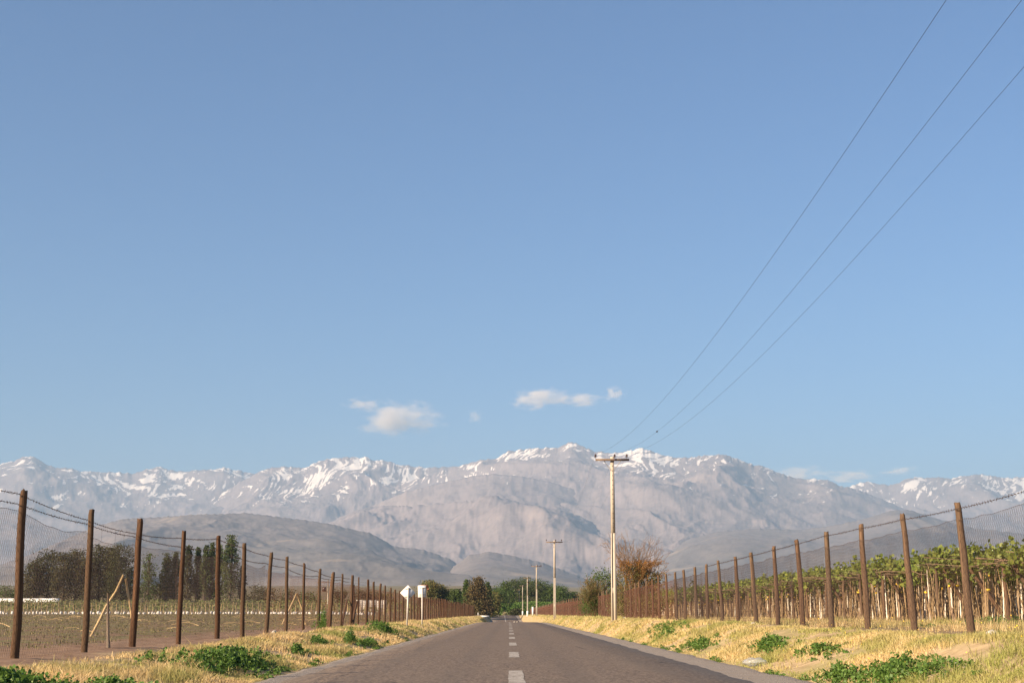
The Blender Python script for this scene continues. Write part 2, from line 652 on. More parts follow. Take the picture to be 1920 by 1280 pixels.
def mat_mount(name, rock, rock2, veg, scar, snow=True, vegamt=0.5, scaramt=0.3):
    k = NT(name)
    p = k.pos()
    n1 = k.noise(k.vscale(p, (1, .5, .7)), 0.0012, 8, 0.62, 0.6)
    n2 = k.noise(p, 0.006, 6, 0.65)
    n3 = k.noise(p, 0.0007, 5, 0.6, 1.0)
    n4 = k.noise(p, 0.025, 4, 0.7)
    h = k.attr('hgt')
    c = k.mix(k.maprange(n1, 0.35, 0.65), rock, rock2)
    low = k.maprange(k.math('ADD', h, k.math('MULTIPLY', k.math('SUBTRACT', n1, .5), .9)), 0.25, 0.75, 1, 0)
    c = k.mix(k.math('MULTIPLY', low, vegamt), c, veg)
    spk = k.maprange(k.math('ADD', k.math('MULTIPLY', n2, .5), k.math('MULTIPLY', n4, .5)), 0.45, 0.6, 0, .38)
    c = k.mix(spk, c, tuple(.5 * q for q in veg))
    sc = k.math('MULTIPLY', k.maprange(k.math('ADD', n3, k.math('MULTIPLY', n2, .25)), 0.72, 0.79), scaramt)
    c = k.mix(sc, c, scar)
    if snow:
        s = k.attr('snow')
        s = k.math('ADD', s, k.math('MULTIPLY', k.math('SUBTRACT', k.noise(k.vscale(p, (1, .6, .6)), 0.022, 5, .7), .5), .9))
        c = k.mix(k.maprange(s, 0.58, 0.80), c, (0.78, 0.71, 0.64))
    return k.bsdf(c, 0.95, k.bump(k.math('ADD', n2, n1), 0.08, 14), spec=0.05)


MA = [(-0.46, 0.0955), (-0.41828, 0.09765), (-0.3884, 0.09952), (-0.35863, 0.10328), (-0.34902, 0.10554), (-0.3404, 0.10893), (-0.33336, 0.10758), (-0.32748, 0.10366), (-0.32035, 0.10122), (-0.31264, 0.10028), (-0.29977, 0.0984), (-0.28793, 0.09802), (-0.27533, 0.0975), (-0.26199, 0.0969), (-0.25481, 0.09975), (-0.24608, 0.10178), (-0.23714, 0.09915), (-0.22846, 0.09802), (-0.21949, 0.09877), (-0.2118, 0.09975), (-0.20714, 0.09952), (-0.2012, 0.10122), (-0.1921, 0.09877), (-0.18437, 0.0978), (-0.17941, 0.09633), (-0.17057, 0.09465), (-0.148, 0.09202), (-0.12, .088)]
MBt = [(-0.26, .05), (-0.23664, 0.06297), (-0.22535, 0.06927), (-0.21294, 0.07596), (-0.20016, 0.0838), (-0.18917, 0.09052), (-0.1798, 0.09577), (-0.16927, 0.10065), (-0.16045, 0.10189), (-0.15352, 0.10122), (-0.14373, 0.10028), (-0.138, 0.10366), (-0.13112, 0.10641), (-0.12064, 0.10818), (-0.11087, 0.10818), (-0.10091, 0.10825), (-0.09391, 0.10554), (-0.08715, 0.10611), (-0.07847, 0.10328), (-0.0638, 0.10122), (-0.05178, 0.10103), (-0.04203, 0.10178), (-0.03434, 0.10253), (-0.02064, 0.10404), (-0.00561, 0.09952), (.02, .09)]
MC = [(-0.1, .08), (-0.07303, 0.09015), (-0.05062, 0.09727), (-0.04051, 0.10028), (-0.0229, 0.10592), (-0.00938, 0.10742), (0.0004, 0.11278), (0.00943, 0.11346), (0.01997, 0.11474), (0.03465, 0.11542), (0.04182, 0.11818), (0.0451, 0.11917), (0.05234, 0.11591), (0.06021, 0.11233), (0.0681, 0.11157), (0.07886, 0.11157), (0.08581, 0.11346), (0.09448, 0.11474), (0.10046, 0.11248), (0.10831, 0.10969), (0.11794, 0.10818), (0.1282, 0.10825), (0.14102, 0.10954), (0.15082, 0.11044), (0.1605, 0.10705), (0.16829, 0.10404), (0.17799, 0.10178), (0.18763, 0.0984), (0.19539, 0.09513), (0.20413, 0.09315), (0.21181, 0.09315), (0.22357, 0.09202), (0.23318, 0.08802), (0.24185, 0.08604), (0.25145, 0.08316), (0.26206, 0.07831), (0.27707, 0.07224), (0.29278, 0.06593), (0.31472, 0.05852), (0.35135, 0.04929)]
MS = [(-0.2, .04), (-0.16911, 0.04929), (-0.14696, 0.05483), (-0.1263, 0.06223), (-0.11006, 0.07001), (-0.09558, 0.0741), (-0.08297, 0.07969), (-0.07331, 0.0838), (-0.05801, 0.08753), (-0.04194, 0.09127), (-0.0281, 0.09465), (-0.01123, 0.09652), (0.0094, 0.09465), (0.02813, 0.0909), (0.05427, 0.08268), (0.08409, 0.07522), (0.11382, 0.06779), (0.14331, 0.05483), (.18, .045)]
MD = [(.16, .07), (0.19636, 0.08081), (0.21893, 0.0838), (0.23684, 0.08701), (0.2435, 0.0894), (0.25184, 0.0915), (0.25998, 0.0894), (0.26969, 0.0888), (0.27812, 0.0924), (0.28557, 0.09438), (0.29207, 0.0939), (0.30109, 0.09438), (0.30854, 0.09352), (0.31913, 0.09502), (0.33085, 0.09667), (0.339, 0.09502), (0.35036, 0.0939), (0.36183, 0.09435), (0.37698, 0.09652), (0.39937, 0.09502), (0.42958, 0.09765), (.48, .094)]
ME = [(-.47, .026), (-0.42013, 0.02727), (-0.37584, 0.0291), (-0.35391, 0.03349), (-0.33214, 0.04083), (-0.31044, 0.0504), (-0.28865, 0.06), (-0.26955, 0.06519), (-0.25913, 0.06556), (-0.23979, 0.06667), (-0.22023, 0.06816), (-0.19958, 0.06853), (-0.18281, 0.06927), (-0.16333, 0.06667), (-0.13901, 0.06378), (-0.12441, 0.06148), (-0.1098, 0.05778), (-0.0971, 0.0552), (-0.08921, 0.05114), (-0.08133, 0.04635), (-0.07276, 0.04502), (-0.06101, 0.04414), (-0.04931, 0.04024), (-0.0415, 0.03753), (-0.03479, 0.03276), (-0.02586, 0.02544), (-0.01288, 0.01633)]
MF = [(-.07, .016), (-0.04989, 0.02362), (-0.03886, 0.03203), (-0.02779, 0.04009), (-0.01407, 0.04267), (0.00042, 0.04009), (0.02414, 0.03459), (0.04853, 0.02544), (0.06472, 0.01815)]
MG = [(0.06103, 0.01815), (0.08334, 0.02727), (0.10581, 0.04009), (0.12499, 0.05114), (0.14709, 0.05668), (0.1732, 0.05852), (0.20295, 0.05741), (0.22542, 0.06037), (0.24384, 0.06408), (0.26729, 0.07076), (0.27927, 0.0715), (0.29286, 0.06742), (0.30496, 0.06371), (0.32589, 0.05852), (0.35916, 0.05483), (0.39292, 0.05852), (0.42614, 0.05483), (.47, .055)]
MH = [(-.47, .0135), (-.36, .014), (-.2, .016), (-.13, .0215), (-.088, .0222), (-.04, .0222), (-.01, .021), (.03, .0215), (.06, .019), (.12, .021), (.2, .02), (.3, .019), (.47, .02)]

M_high = mat_mount('high_rock', (0.25, 0.20, 0.192), (0.275, 0.222, 0.21), (0.228, 0.188, 0.182), (0.36, 0.285, 0.25), True, .55, .5)
M_low = mat_mount('scrub_hill', (0.18, 0.15, 0.142), (0.205, 0.17, 0.158), (0.155, 0.137, 0.126), (0.36, 0.28, 0.21), False, .8, .6)
M_bench = mat_mount('pale_terrace', (0.20, 0.155, 0.125), (0.26, 0.20, 0.16), (0.13, 0.115, 0.085), (0.36, 0.29, 0.23), False, .2, .6)
layer('mountain_range', MA, 20000, 6800, 1.15, 250, 560, 90, 115, 1150, 11, M_high, (1350, 2150, .9, -.03), .03, 'far left snow streaked range behind the fence posts', jag=.8)
layer('mountain_range', MD, 20500, 6500, 1.1, 250, 520, 85, 115, 1150, 34, M_high, (1400, 2000, .9, -.03), .03, 'far right snow patched range past the last utility wire', jag=.8)
layer('mountain_range', MBt, 18500, 6500, 1.2, 220, 560, 110, 120, 1100, 51, M_high, (1180, 2000, 1.0, -.1), .03, 'snow capped massif left of the road with long white gullies', jag=.8)
layer('mountain_range', MC, 17000, 7800, 1.25, 180, 880, 130, 115, 1050, 73, M_high, (1250, 2050, 1.0, -.1), .03, 'highest central massif with pointed snowy summit', jag=.8)
layer('mountain_shoulder', MS, 14500, 6500, 1.15, 150, 520, 100, 150, 1000, 91, M_high, (1250, 2000, .9, -.35), .03, 'broad bare shoulder in front of the central massif', jag=.5)
layer('foothill', MG, 11000, 4800, 1.1, 110, 520, 75, 46, 800, 113, M_low, None, .05, 'hazy scrub foothill behind the vineyard', jag=.5)
layer('foothill', ME, 8600, 3600, 1.05, 100, 640, 90, 52, 700, 131, M_low, None, .04, 'dark scrub covered foothill behind the left fence', jag=.5)
layer('foothill', MF, 8000, 2600, 1.1, 95, 260, 70, 26, 700, 151, M_low, None, .05, 'low rounded foothill above the trees at the end of the road', jag=.5)
layer('river_terrace', MH, 6300, 1300, .75, 75, 400, 30, 16, 420, 171, M_bench, None, .03, 'flat pale terrace at the foot of the mountains', jag=.15, back=3.0)

# ================================================================== haze (the valley air)
k = NT('valley_haze')
pv = k.n('ShaderNodeVolumePrincipled')
pv.inputs['Color'].default_value = (0.345, 0.495, 0.665, 1)
pv.inputs['Density'].default_value = 6.2e-5
pv.inputs['Anisotropy'].default_value = 0.0
k.t.links.new(pv.outputs[0], k.out.inputs['Volume'])
haze = MB().box((0, 10750, 1125), (58000, 26500, 2270)).build('haze', k.m)
tag(haze, 'pale haze filling the valley air in front of the mountains', 'haze', kind='stuff')

# ================================================================== clouds (beyond the range, outside the haze)
def cloud(loc, size, seed, dens, label):
    k = NT('cloud_vapour')
    tc = k.n('ShaderNodeTexCoord').outputs['Object']
    big = k.noise(k.vscale(tc, (1, 1, .8)), 1.7, 2, .5)
    nz = k.n('ShaderNodeTexNoise', noise_dimensions='4D')
    k.set(nz.inputs['Vector'], tc)
    nz.inputs['W'].default_value = seed
    nz.inputs['Scale'].default_value = 2.3
    nz.inputs['Detail'].default_value = 6
    nz.inputs['Roughness'].default_value = .6
    ln = k.n('ShaderNodeVectorMath', operation='LENGTH')
    k.set(ln.inputs[0], tc)
    d = k.math('SUBTRACT', k.math('ADD', k.math('MULTIPLY', nz.outputs['Fac'], 2.9), k.math('MULTIPLY', big, .3)), k.math('ADD', k.math('MULTIPLY', ln.outputs['Value'], 1.15), .78))
    den = k.math('MULTIPLY', k.maprange(d, 0.0, 0.7), dens)
    v = k.n('ShaderNodeVolumePrincipled')
    v.inputs['Color'].default_value = (1.0, 0.90, 0.80, 1)
    k.set(v.inputs['Density'], den)
    v.inputs['Anisotropy'].default_value = -0.25
    k.t.links.new(v.outputs[0], k.out.inputs['Volume'])
    n, m = 20, 12
    th = np.linspace(0, 2 * math.pi, n, endpoint=False)
    ph = np.linspace(0.05, math.pi - .05, m)
    P, T = np.meshgrid(ph, th, indexing='ij')
    V = np.stack([np.sin(P) * np.cos(T), np.sin(P) * np.sin(T), np.cos(P)], -1).reshape(-1, 3)
    i = np.arange(m - 1)[:, None]
    j = np.arange(n)[None, :]
    F = np.stack([i * n + j, (i + 1) * n + j, (i + 1) * n + (j + 1) % n, i * n + (j + 1) % n + 0 * i], -1).reshape(-1, 4)
    o = MB().add(V, F, np.arange(n)[None, :], ((m - 1) * n + np.arange(n))[None, ::-1]).build('cloud', k.m)
    o.location = loc
    o.scale = size
    tag(o, label, 'cloud', 'small clouds over the range')
    return o


CY = 27000.0
def cl(a, e, w, h, seed, dens, label):
    cloud((a * CY, CY, e * CY), (w * CY / 2715 / 2 * 1.5, 900, h * CY / 2715 / 2 * 1.6), seed, dens, label)


cl(-.0785, .1352, 140, 58, 1.3, .0024, 'largest cloud, a white puff left of the pointed summit')
cl(-.1035, .1455, 66, 17, 4.1, .0014, 'thin flat cloud just above the largest cloud')
cl(.0215, .1502, 92, 34, 7.7, .0019, 'rounded cloud above and left of the pointed summit')
cl(.0500, .1488, 92, 17, 9.2, .0017, 'flat little cloud right above the pointed summit')
cl(.0745, .1530, 40, 18, 12.4, .0016, 'faint wisp, highest of the clouds')
cl(.2045, .0965, 90, 24, 15.8, .0016, 'cloud peeping over the falling right ridge')
cl(.2385, .0945, 90, 18, 18.3, .0018, 'low flat cloud between the two right ridges')
cl(.2745, .0985, 50, 12, 21.3, .0013, 'tiny wisp over the far right range')
cl(-.0246, .1374, 26, 18, 25.3, .0007, 'faint wisp right of the largest cloud')

# ================================================================== materials for things
M_postL = mat_wood('weathered_brown_post', (0.04, 0.021, 0.012), (0.125, 0.064, 0.034), (0.15, 0.105, 0.065))
M_postR = mat_wood('split_tan_post', (0.065, 0.036, 0.021), (0.185, 0.105, 0.06), (0.22, 0.16, 0.105))
M_pale = mat_wood('pale_dry_pole', (0.42, 0.28, 0.13), (0.62, 0.45, 0.24), (0.55, 0.44, 0.28))
M_greywood = mat_wood('grey_stick', (0.14, 0.095, 0.06), (0.30, 0.22, 0.15), (0.32, 0.27, 0.21))
M_net = mat_plain('rusty_netting', (0.125, 0.056, 0.035), .35, .8, 12)
M_netgrey = mat_plain('weathered_netting', (0.07, 0.047, 0.04), .35, .75, 12)
M_barb = mat_plain('dark_barbed_wire', (0.06, 0.04, 0.032), .3, .7, 12)
M_cable = mat_plain('dark_cable', (0.035, 0.035, 0.04), .2, .6, 1)


def mat_concrete():
    k = NT('pole_concrete')
    o = k.obj()
    n = k.noise(o, 3.0, 6, .65)
    n2 = k.noise(k.vscale(o, (1, 1, .1)), 8, 5, .6)
    c = k.mix(k.maprange(n, .3, .7), (0.40, 0.335, 0.26), (0.50, 0.43, 0.34))
    c = k.mix(k.maprange(n2, .5, .75, 0, .45), c, (0.34, 0.28, 0.22))
    z = k.sep(o)[2]
    c = k.mix(k.maprange(z, 0.7, 4.0, .6, 0), c, (0.62, 0.54, 0.42))
    return k.bsdf(c, .85, k.bump(n, .3, .01), spec=.2)


M_conc = mat_concrete()
M_arm = mat_wood('crossarm_timber', (0.10, 0.06, 0.04), (0.27, 0.17, 0.115), (0.28, 0.22, 0.17))
M_insul = mat_plain('dark_insulator', (0.045, 0.022, 0.018), .2, .25, 5, spec=.5)
M_steel = mat_plain('galvanised_strap', (0.30, 0.26, 0.22), .25, .6, 8)
M_signback = mat_plain('bare_sign_metal', (0.78, 0.75, 0.70), .06, .55, 5)
M_signpost = mat_plain('pale_sign_post', (0.58, 0.53, 0.46), .1, .6, 5)
M_rust = mat_plain('rust', (0.22, 0.085, 0.045), .3, .85, 8)
M_white = mat_plain('white_paint', (0.80, 0.77, 0.72), .08, .7, 3)
M_yellow = mat_plain('yellow_tie', (0.80, 0.52, 0.04), .15, .6, 10)
M_bark = mat_wood('vine_bark', (0.15, 0.09, 0.055), (0.36, 0.245, 0.155), (0.40, 0.30, 0.20))
M_trunk = mat_wood('tree_bark', (0.06, 0.045, 0.03), (0.15, 0.11, 0.075), (0.16, 0.13, 0.10), 2)
M_stone = mat_plain('pale_stone', (0.42, 0.38, 0.33), .3, .9, 12)
L_vine = mat_leaf('vine_leaves', [(0, (0.07, 0.105, 0.018)), (.5, (0.15, 0.20, 0.032)), (1, (0.27, 0.29, 0.055))], .5, .3, .6, (0.18, 0.195, 0.042))
L_dark = mat_leaf('brown_green_foliage', [(0, (0.035, 0.04, 0.016)), (.5, (0.06, 0.066, 0.026)), (1, (0.10, 0.09, 0.038))], .7, .2, .12, (0.085, 0.068, 0.03), tight=True)
L_poplar = mat_leaf('poplar_leaves', [(0, (0.045, 0.065, 0.02)), (.5, (0.08, 0.105, 0.032)), (1, (0.14, 0.16, 0.06))], .55, .3, .2, (0.08, 0.09, 0.032), tight=True)
L_green = mat_leaf('green_foliage', [(0, (0.045, 0.075, 0.02)), (.5, (0.08, 0.12, 0.03)), (1, (0.13, 0.17, 0.05))], .6, .3, .15, (0.08, 0.10, 0.035), tight=True)
L_bright = mat_leaf('fresh_green_foliage', [(0, (0.075, 0.14, 0.025)), (.5, (0.12, 0.21, 0.035)), (1, (0.18, 0.27, 0.06))], .55, .35, .2, (0.14, 0.20, 0.05))
L_conif = mat_leaf('browning_conifer', [(0, (0.06, 0.05, 0.022)), (.5, (0.12, 0.085, 0.04)), (1, (0.20, 0.135, 0.06))], .7, .2, .3, (0.09, 0.085, 0.03), tight=True)
L_rusty = mat_leaf('dead_rusty_leaves', [(0, (0.15, 0.065, 0.018)), (.5, (0.30, 0.13, 0.03)), (1, (0.40, 0.21, 0.06))], .7, .25, .7, (0.20, 0.10, 0.03))
L_olive = mat_leaf('olive_shrub', [(0, (0.08, 0.085, 0.025)), (.5, (0.15, 0.15, 0.04)), (1, (0.22, 0.20, 0.065))], .6, .3, .6, (0.17, 0.115, 0.045))
L_palesh = mat_leaf('pale_shrub', [(0, (0.22, 0.20, 0.10)), (.5, (0.34, 0.31, 0.17)), (1, (0.46, 0.42, 0.26))], .7, .2, .4, (0.34, 0.28, 0.15))
L_weed = mat_leaf('weed_leaves', [(0, (0.05, 0.105, 0.018)), (.5, (0.095, 0.175, 0.03)), (1, (0.16, 0.25, 0.05))], .5, .3, 1.2, (0.10, 0.17, 0.03))


def mat_grass(name, a, b, c, greenamt):
    k = NT(name)
    cc = k.ramp(k.island(), [(0, a), (.45, b), (1, c)])
    p = k.pos()
    n = k.noise(k.vscale(p, (1, .45, 0)), .55, 4, .6)
    cc = k.mix(k.maprange(n, .5 - greenamt * .2, .66, 0, .85), cc, k.ramp(k.island(), [(0, (0.14, 0.19, 0.035)), (1, (0.33, 0.35, 0.08))]))
    return k.bsdf(cc, .75, spec=.2, translucent=.3)


M_straw = mat_grass('dry_grass', (0.45, 0.30, 0.13), (0.68, 0.48, 0.22), (0.84, 0.66, 0.38), .5)
M_strawR = mat_grass('dry_and_green_grass', (0.44, 0.31, 0.12), (0.68, 0.50, 0.22), (0.84, 0.67, 0.39), .8)
M_field = mat_leaf('field_weed_leaves', [(0, (0.12, 0.12, 0.04)), (.5, (0.18, 0.17, 0.06)), (1, (0.30, 0.23, 0.11))], .7, .2, .2, (0.20, 0.14, 0.075))


# ================================================================== utility poles and cables
def pole_shaft(h=8.9):
    """square tapering concrete shaft; lower half is open between a thin and a wide flange"""
    m = MB()
    b, t = .15, .095
    zs = 4.7

    def hw(z): return b + (t - b) * z / h
    # upper solid half
    for z0, z1 in ((zs, h),):
        a0, a1 = hw(z0), hw(z1)
        d = .9
        V = [(-a0, -a0 * d, z0), (a0, -a0 * d, z0), (a0, a0 * d, z0), (-a0, a0 * d, z0), (-a1, -a1 * d, z1), (a1, -a1 * d, z1), (a1, a1 * d, z1), (-a1, a1 * d, z1)]
        m.add(V, [[0, 3, 2, 1], [4, 5, 6, 7], [0, 1, 5, 4], [1, 2, 6, 5], [2, 3, 7, 6], [3, 0, 4, 7]])

    def slab(xa0, xb0, xa1, xb1, z0, z1, y0=-1, y1=1):
        a0, a1 = hw(z0), hw(z1)
        d = .9
        V = [(xa0 * a0, y0 * a0 * d, z0), (xb0 * a0, y0 * a0 * d, z0), (xb0 * a0, y1 * a0 * d, z0), (xa0 * a0, y1 * a0 * d, z0),
             (xa1 * a1, y0 * a1 * d, z1), (xb1 * a1, y0 * a1 * d, z1), (xb1 * a1, y1 * a1 * d, z1), (xa1 * a1, y1 * a1 * d, z1)]
        m.add(V, [[0, 3, 2, 1], [4, 5, 6, 7], [0, 1, 5, 4], [1, 2, 6, 5], [2, 3, 7, 6], [3, 0, 4, 7]])
    slab(-1, -.55, -1, -.55, -.3, zs - .001)
    slab(-.18, 1, -.18, 1, -.3, zs - .001)
    slab(-.548, -.182, -.548, -.182, -.3, zs - .002, .8, .95)       # web deep inside the slot
    slab(-.549, -.181, -.549, -.181, 1.45, 1.75, -.96, .2)          # the bridge low down
    return m.mesh('shaft', M_conc)


def insulator_mesh():
    m = MB()
    r = [.012, .012, .05, .075, .055, .03, .07, .055, .03, .035, .0]
    z = [0, .09, .09, .11, .14, .15, .17, .21, .225, .25, .26]
    n = 10
    V = []
    for rr, zz in zip(r, z):
        for q in range(n):
            V.append((rr * math.cos(q * 2 * math.pi / n), rr * math.sin(q * 2 * math.pi / n), zz))
    i = np.arange(len(r) - 1)[:, None]
    j = np.arange(n)[None, :]
    F = np.stack([i * n + j, i * n + (j + 1) % n + 0 * i, (i + 1) * n + (j + 1) % n, (i + 1) * n + j], -1).reshape(-1, 4)
    return m.add(V, F).mesh('insulator', M_insul, True)


ME_shaft = pole_shaft()
ME_ins = insulator_mesh()
ME_arm = MB().box((0, -.155, 8.72), (1.86, .10, .115)).mesh('crossarm', M_arm)
ME_hole_disc = MB().tube([(0, 0, 0), (0, -.03, 0)], .022, 8).mesh('bolt_or_hole_disc', M_insul)
POLES = [(5.70, 78.7), (5.15, 164.), (4.87, 258.), (4.25, 339.), (4.05, 440.), (3.75, 545.), (3.15, 630.), (2.75, 730.)]
plabel = ['tallest and nearest concrete utility pole with timber crossarm beside the rusty bush',
          'second concrete utility pole from the camera, on the right verge',
          'third concrete utility pole from the camera with its short crossarm',
          'fourth concrete utility pole with a small dark transformer under the arm',
          'fifth utility pole, bare and thin before the far trees', 'sixth utility pole, thin before the far trees',
          'seventh utility pole with a yellow band near its foot', 'farthest utility pole at the bend of the road']
INSX = (-.93, .13, .80)
pole_tops = []
for i, (px, py) in enumerate(POLES):
    gz = float(ground_z(px, py, False))
    r = empty('utility_pole', (px, py, gz), rz=(0, .03, -.02, .05, 0, 0, 0, 0)[i])
    tag(r, plabel[i], 'utility pole', 'utility poles along the right verge')
    sh = link('shaft', ME_shaft, r)
    link('crossarm', ME_arm, r)
    for q in INSX:
        link('insulator', ME_ins, r, (q, -.155, 8.78))
    if i < 4:
        for s in (-1, 1):
            MB().tube([(s * .10, -.115, 8.15), (s * .46, -.20, 8.66)], .016, 5).build('brace', M_steel, r)
        link('arm_strap', MB().box((.16, -.215, 8.72), (.12, .018, .125)).mesh('arm_strap', M_insul), r)
    if i == 0:
        for q in range(14):  # dark discs stand for small holes up the shaft, their shade put into colour
            z = 5.0 + q * .26
            link('bolt_or_hole_disc', ME_hole_disc, r, (0.0, -.9 * (.15 - .055 * z / 8.9) + .012, z))
    if i == 3:
        MB().tube([(.16, -.05, 7.3), (.16, -.05, 7.9)], .2, 10).build('transformer', M_insul, r)
    if i == 6:
        MB().box((0, -.17, 1.5), (.36, .04, .9)).build('yellow_band', M_yellow, r)
    if i >= 3:
        MB().box((0, 0, .5), (.40, .36, 1.3)).build('white_painted_foot', M_white, r)
    pole_tops.append([(px + q, py - .155, gz + 9.03) for q in INSX])

names = ['leftmost of the three overhead power cables above the right verge', 'middle of the three overhead power cables above the right verge',
         'rightmost of the three overhead power cables above the right verge']
for c in range(3):
    m = MB()
    seq = [(pole_tops[0][c][0] + (.33, .06, .08)[c], -9.5, 9.5)] + [p[c] for p in pole_tops[:5]]
    for a, b in zip(seq[:-1], seq[1:]):
        n = 40
        t = np.linspace(0, 1, n)
        L = b[1] - a[1]
        sag = 2.03 * (L / 88.0) ** 2 if L < 95 else 2.0
        P = np.array(a)[None, :] * (1 - t)[:, None] + np.array(b)[None, :] * t[:, None]
        P[:, 2] -= sag * 4 * t * (1 - t)
        m.tube(P, .0034, 4)
        if c == 1 and a[1] < 0:
            q = P[int(n * .73)]
            m.box(q, (.05, .12, .05))
    tag(m.build('power_cable', M_cable), names[c], 'power cable', 'overhead power cables')


# ================================================================== fences
def post_mesh(name, mat, seed, r0=.075, r1=.062, h=1.0):
    g = np.random.default_rng(seed)
    n = 9
    zz = np.array([-.12, 0.02, .2, .4, .6, .8, .965, .995, 1.0]) * h
    rr = np.array([r0 * 1.03, r0 * 1.02, r0, r0 * .97, r0 * .94, r1 * 1.03, r1, r1 * .93, 0.0])
    ox = np.concatenate([[0, 0], np.cumsum(g.normal(0, .008, 7))])
    oy = np.concatenate([[0, 0], np.cumsum(g.normal(0, .008, 7))])
    th = np.arange(n) * 2 * math.pi / n
    lob = 1 + .07 * np.cos(2 * th + g.uniform(0, 6)) + g.normal(0, .035, n)
    V = np.stack([ox[:, None] + rr[:, None] * lob * np.cos(th), oy[:, None] + rr[:, None] * lob * np.sin(th), np.repeat(zz[:, None], n, 1) + (rr[:, None] > 0) * g.normal(0, .006, (len(zz), n))], -1)
    i = np.arange(len(zz) - 1)[:, None]
    j = np.arange(n)[None, :]
    F = np.stack([i * n + j, i * n + (j + 1) % n + 0 * i, (i + 1) * n + (j + 1) % n, (i + 1) * n + j], -1).reshape(-1, 4)
    return MB().add(V.reshape(-1, 3), F).mesh(name, mat, True)


def net_mesh(L, H, cw, ch, rad, seed, tops=(0, 0), mid=0.0, bulge=.05, mat=None):
    """chain-link netting: a lattice of diamonds in the y-z plane, slack and a little bulged; tops = height change at its two ends"""
    nc = int(round(L / cw))
    nr = int(round(H / ch))
    g = np.random.default_rng(seed)
    a = []
    b = []
    I, J = np.meshgrid(np.arange(nc + 1), np.arange(2 * nr + 1), indexing='ij')

    def pt(ci, rj):
        u = ci / nc
        v = rj / (2 * nr)
        top = tops[0] * (1 - u) + tops[1] * u - mid * 4 * u * (1 - u)
        y = u * L + .05 * pn(u * 4, v * 3, seed) + .008 * pn(u * 30, v * 20, seed)
        z = v * (H + top) + .03 * pn(u * 5, v * 2 + 7, seed) * v
        x = bulge * fbm(u * 2.5, v * 1.5, 2, seed + 3) * np.sin(np.clip(v, 0, 1) * math.pi)
        return np.stack([x, y, z], -1)
    ii = np.arange(nc)[:, None]
    jj = np.arange(2 * nr)[None, :]
    odd = jj % 2
    # vertex columns: even rows at integer columns, odd rows at half columns
    c0 = ii + .5 * odd
    c1r = ii + .5 * (1 - odd) + odd * 1.0
    c1l = ii + .5 * (1 - odd) + odd * 0.0
    A1 = pt(c0 + 0.0 * jj, jj + 0.0 * ii)
    B1 = pt(np.where(odd == 0, ii + .5, ii + 1.0), jj + 1.0 + 0.0 * ii)
    B2 = pt(np.where(odd == 0, ii - .5, ii + 0.0), jj + 1.0 + 0.0 * ii)
    A = np.concatenate([A1.reshape(-1, 3), A1.reshape(-1, 3)])
    B = np.concatenate([B1.reshape(-1, 3), B2.reshape(-1, 3)])
    d = B - A
    d /= np.linalg.norm(d, axis=1)[:, None]
    n1 = np.cross(d, np.array([1.0, 0, 0]))
    n1 /= np.linalg.norm(n1, axis=1)[:, None]
    n2 = np.cross(d, n1)
    th = np.arange(3) * 2 * math.pi / 3
    off = rad * (np.cos(th)[None, :, None] * n1[:, None, :] + np.sin(th)[None, :, None] * n2[:, None, :])
    V = np.concatenate([A[:, None, :] + off, B[:, None, :] + off], 1)
    base = (np.arange(len(A)) * 6)[:, None, None]
    f = np.array([[0, 1, 4, 3], [1, 2, 5, 4], [2, 0, 3, 5]])[None]
    m = MB().add(V.reshape(-1, 3), (base + f).reshape(-1, 4))
    # the selvedge wire along the top
    u = np.linspace(0, 1, 24)
    m.tube(pt(u * nc, np.full(24, 2.0 * nr)) + [[0, 0, -.01]], rad * 1.5, 4)
    return m.mesh('netting', mat or M_net)


def barbed(pts, name, parent, near=45.0, sag=.03, rad=.0036):
    m = MB()
    pts = np.array(pts)
    P = [pts[0]]
    for a, b in zip(pts[:-1], pts[1:]):
        t = np.linspace(0, 1, 7)[1:]
        q = a[None] * (1 - t)[:, None] + b[None] * t[:, None]
        q[:, 2] -= sag * 4 * t * (1 - t)
        P += list(q)
    P = np.array(P)
    m.tube(P, rad, 4)
    # barbs: small twisted knots every dozen centimetres where they can be seen
    s = np.concatenate([[0], np.cumsum(np.linalg.norm(np.diff(P, axis=0), axis=1))])
    for q in np.arange(.1, s[-1], .13):
        c = np.array([np.interp(q, s, P[:, k]) for k in range(3)])
        if c[1] > near:
            break
        m.box(c, (.013, .02, .013))
        for sg in (-1, 1):
            e = np.array([rng.normal(0, .5), .45 * sg, rng.normal(0, .6)])
            e = e / np.linalg.norm(e) * .03
            m.tube([c - e, c + e], .003, 3, False)
    return m.build(name, M_barb, parent)


# ---- left fence
XL = -7.3
lf = empty('wire_fence', (XL, 21.5, 0))
tag(lf, 'tall rusty netting fence on dark brown posts along the left verge', 'fence')
ly = [17.8, 21.5, 25.0, 28.15, 32.07, 36.3, 39.7, 43.6, 47.4, 51.4, 55.4, 59.0, 62.9, 66.7, 70.0, 74.2, 77.7, 81.2, 85.0]
lh = [2.48, 2.48, 2.45, 2.48, 2.456, 2.57, 2.53, 2.43, 2.44, 2.37, 2.28, 2.26, 2.3, 2.33, 2.32, 2.3, 2.27, 2.24, 2.2]
while ly[-1] < 300:
    ly.append(ly[-1] + 3.72 + rng.normal(0, .12))
    lh.append(2.12 + rng.normal(0, .06))
ntop = [2.2, 2.19, 2.06, 1.99, 2.03, 2.05, 2.05, 2.05, 2.0, 1.88, 1.92]       # netting height at each post
up = [1.80, 1.77, 1.61, 1.55, 1.66, 1.86, 1.80, 1.74, 1.74, 1.68, 1.60]       # the two barbed strands, above eye level (1 m)
lo = [1.66, 1.62, 1.54, 1.49, 1.47, 1.59, 1.48, 1.50, 1.50, 1.36, 1.42]
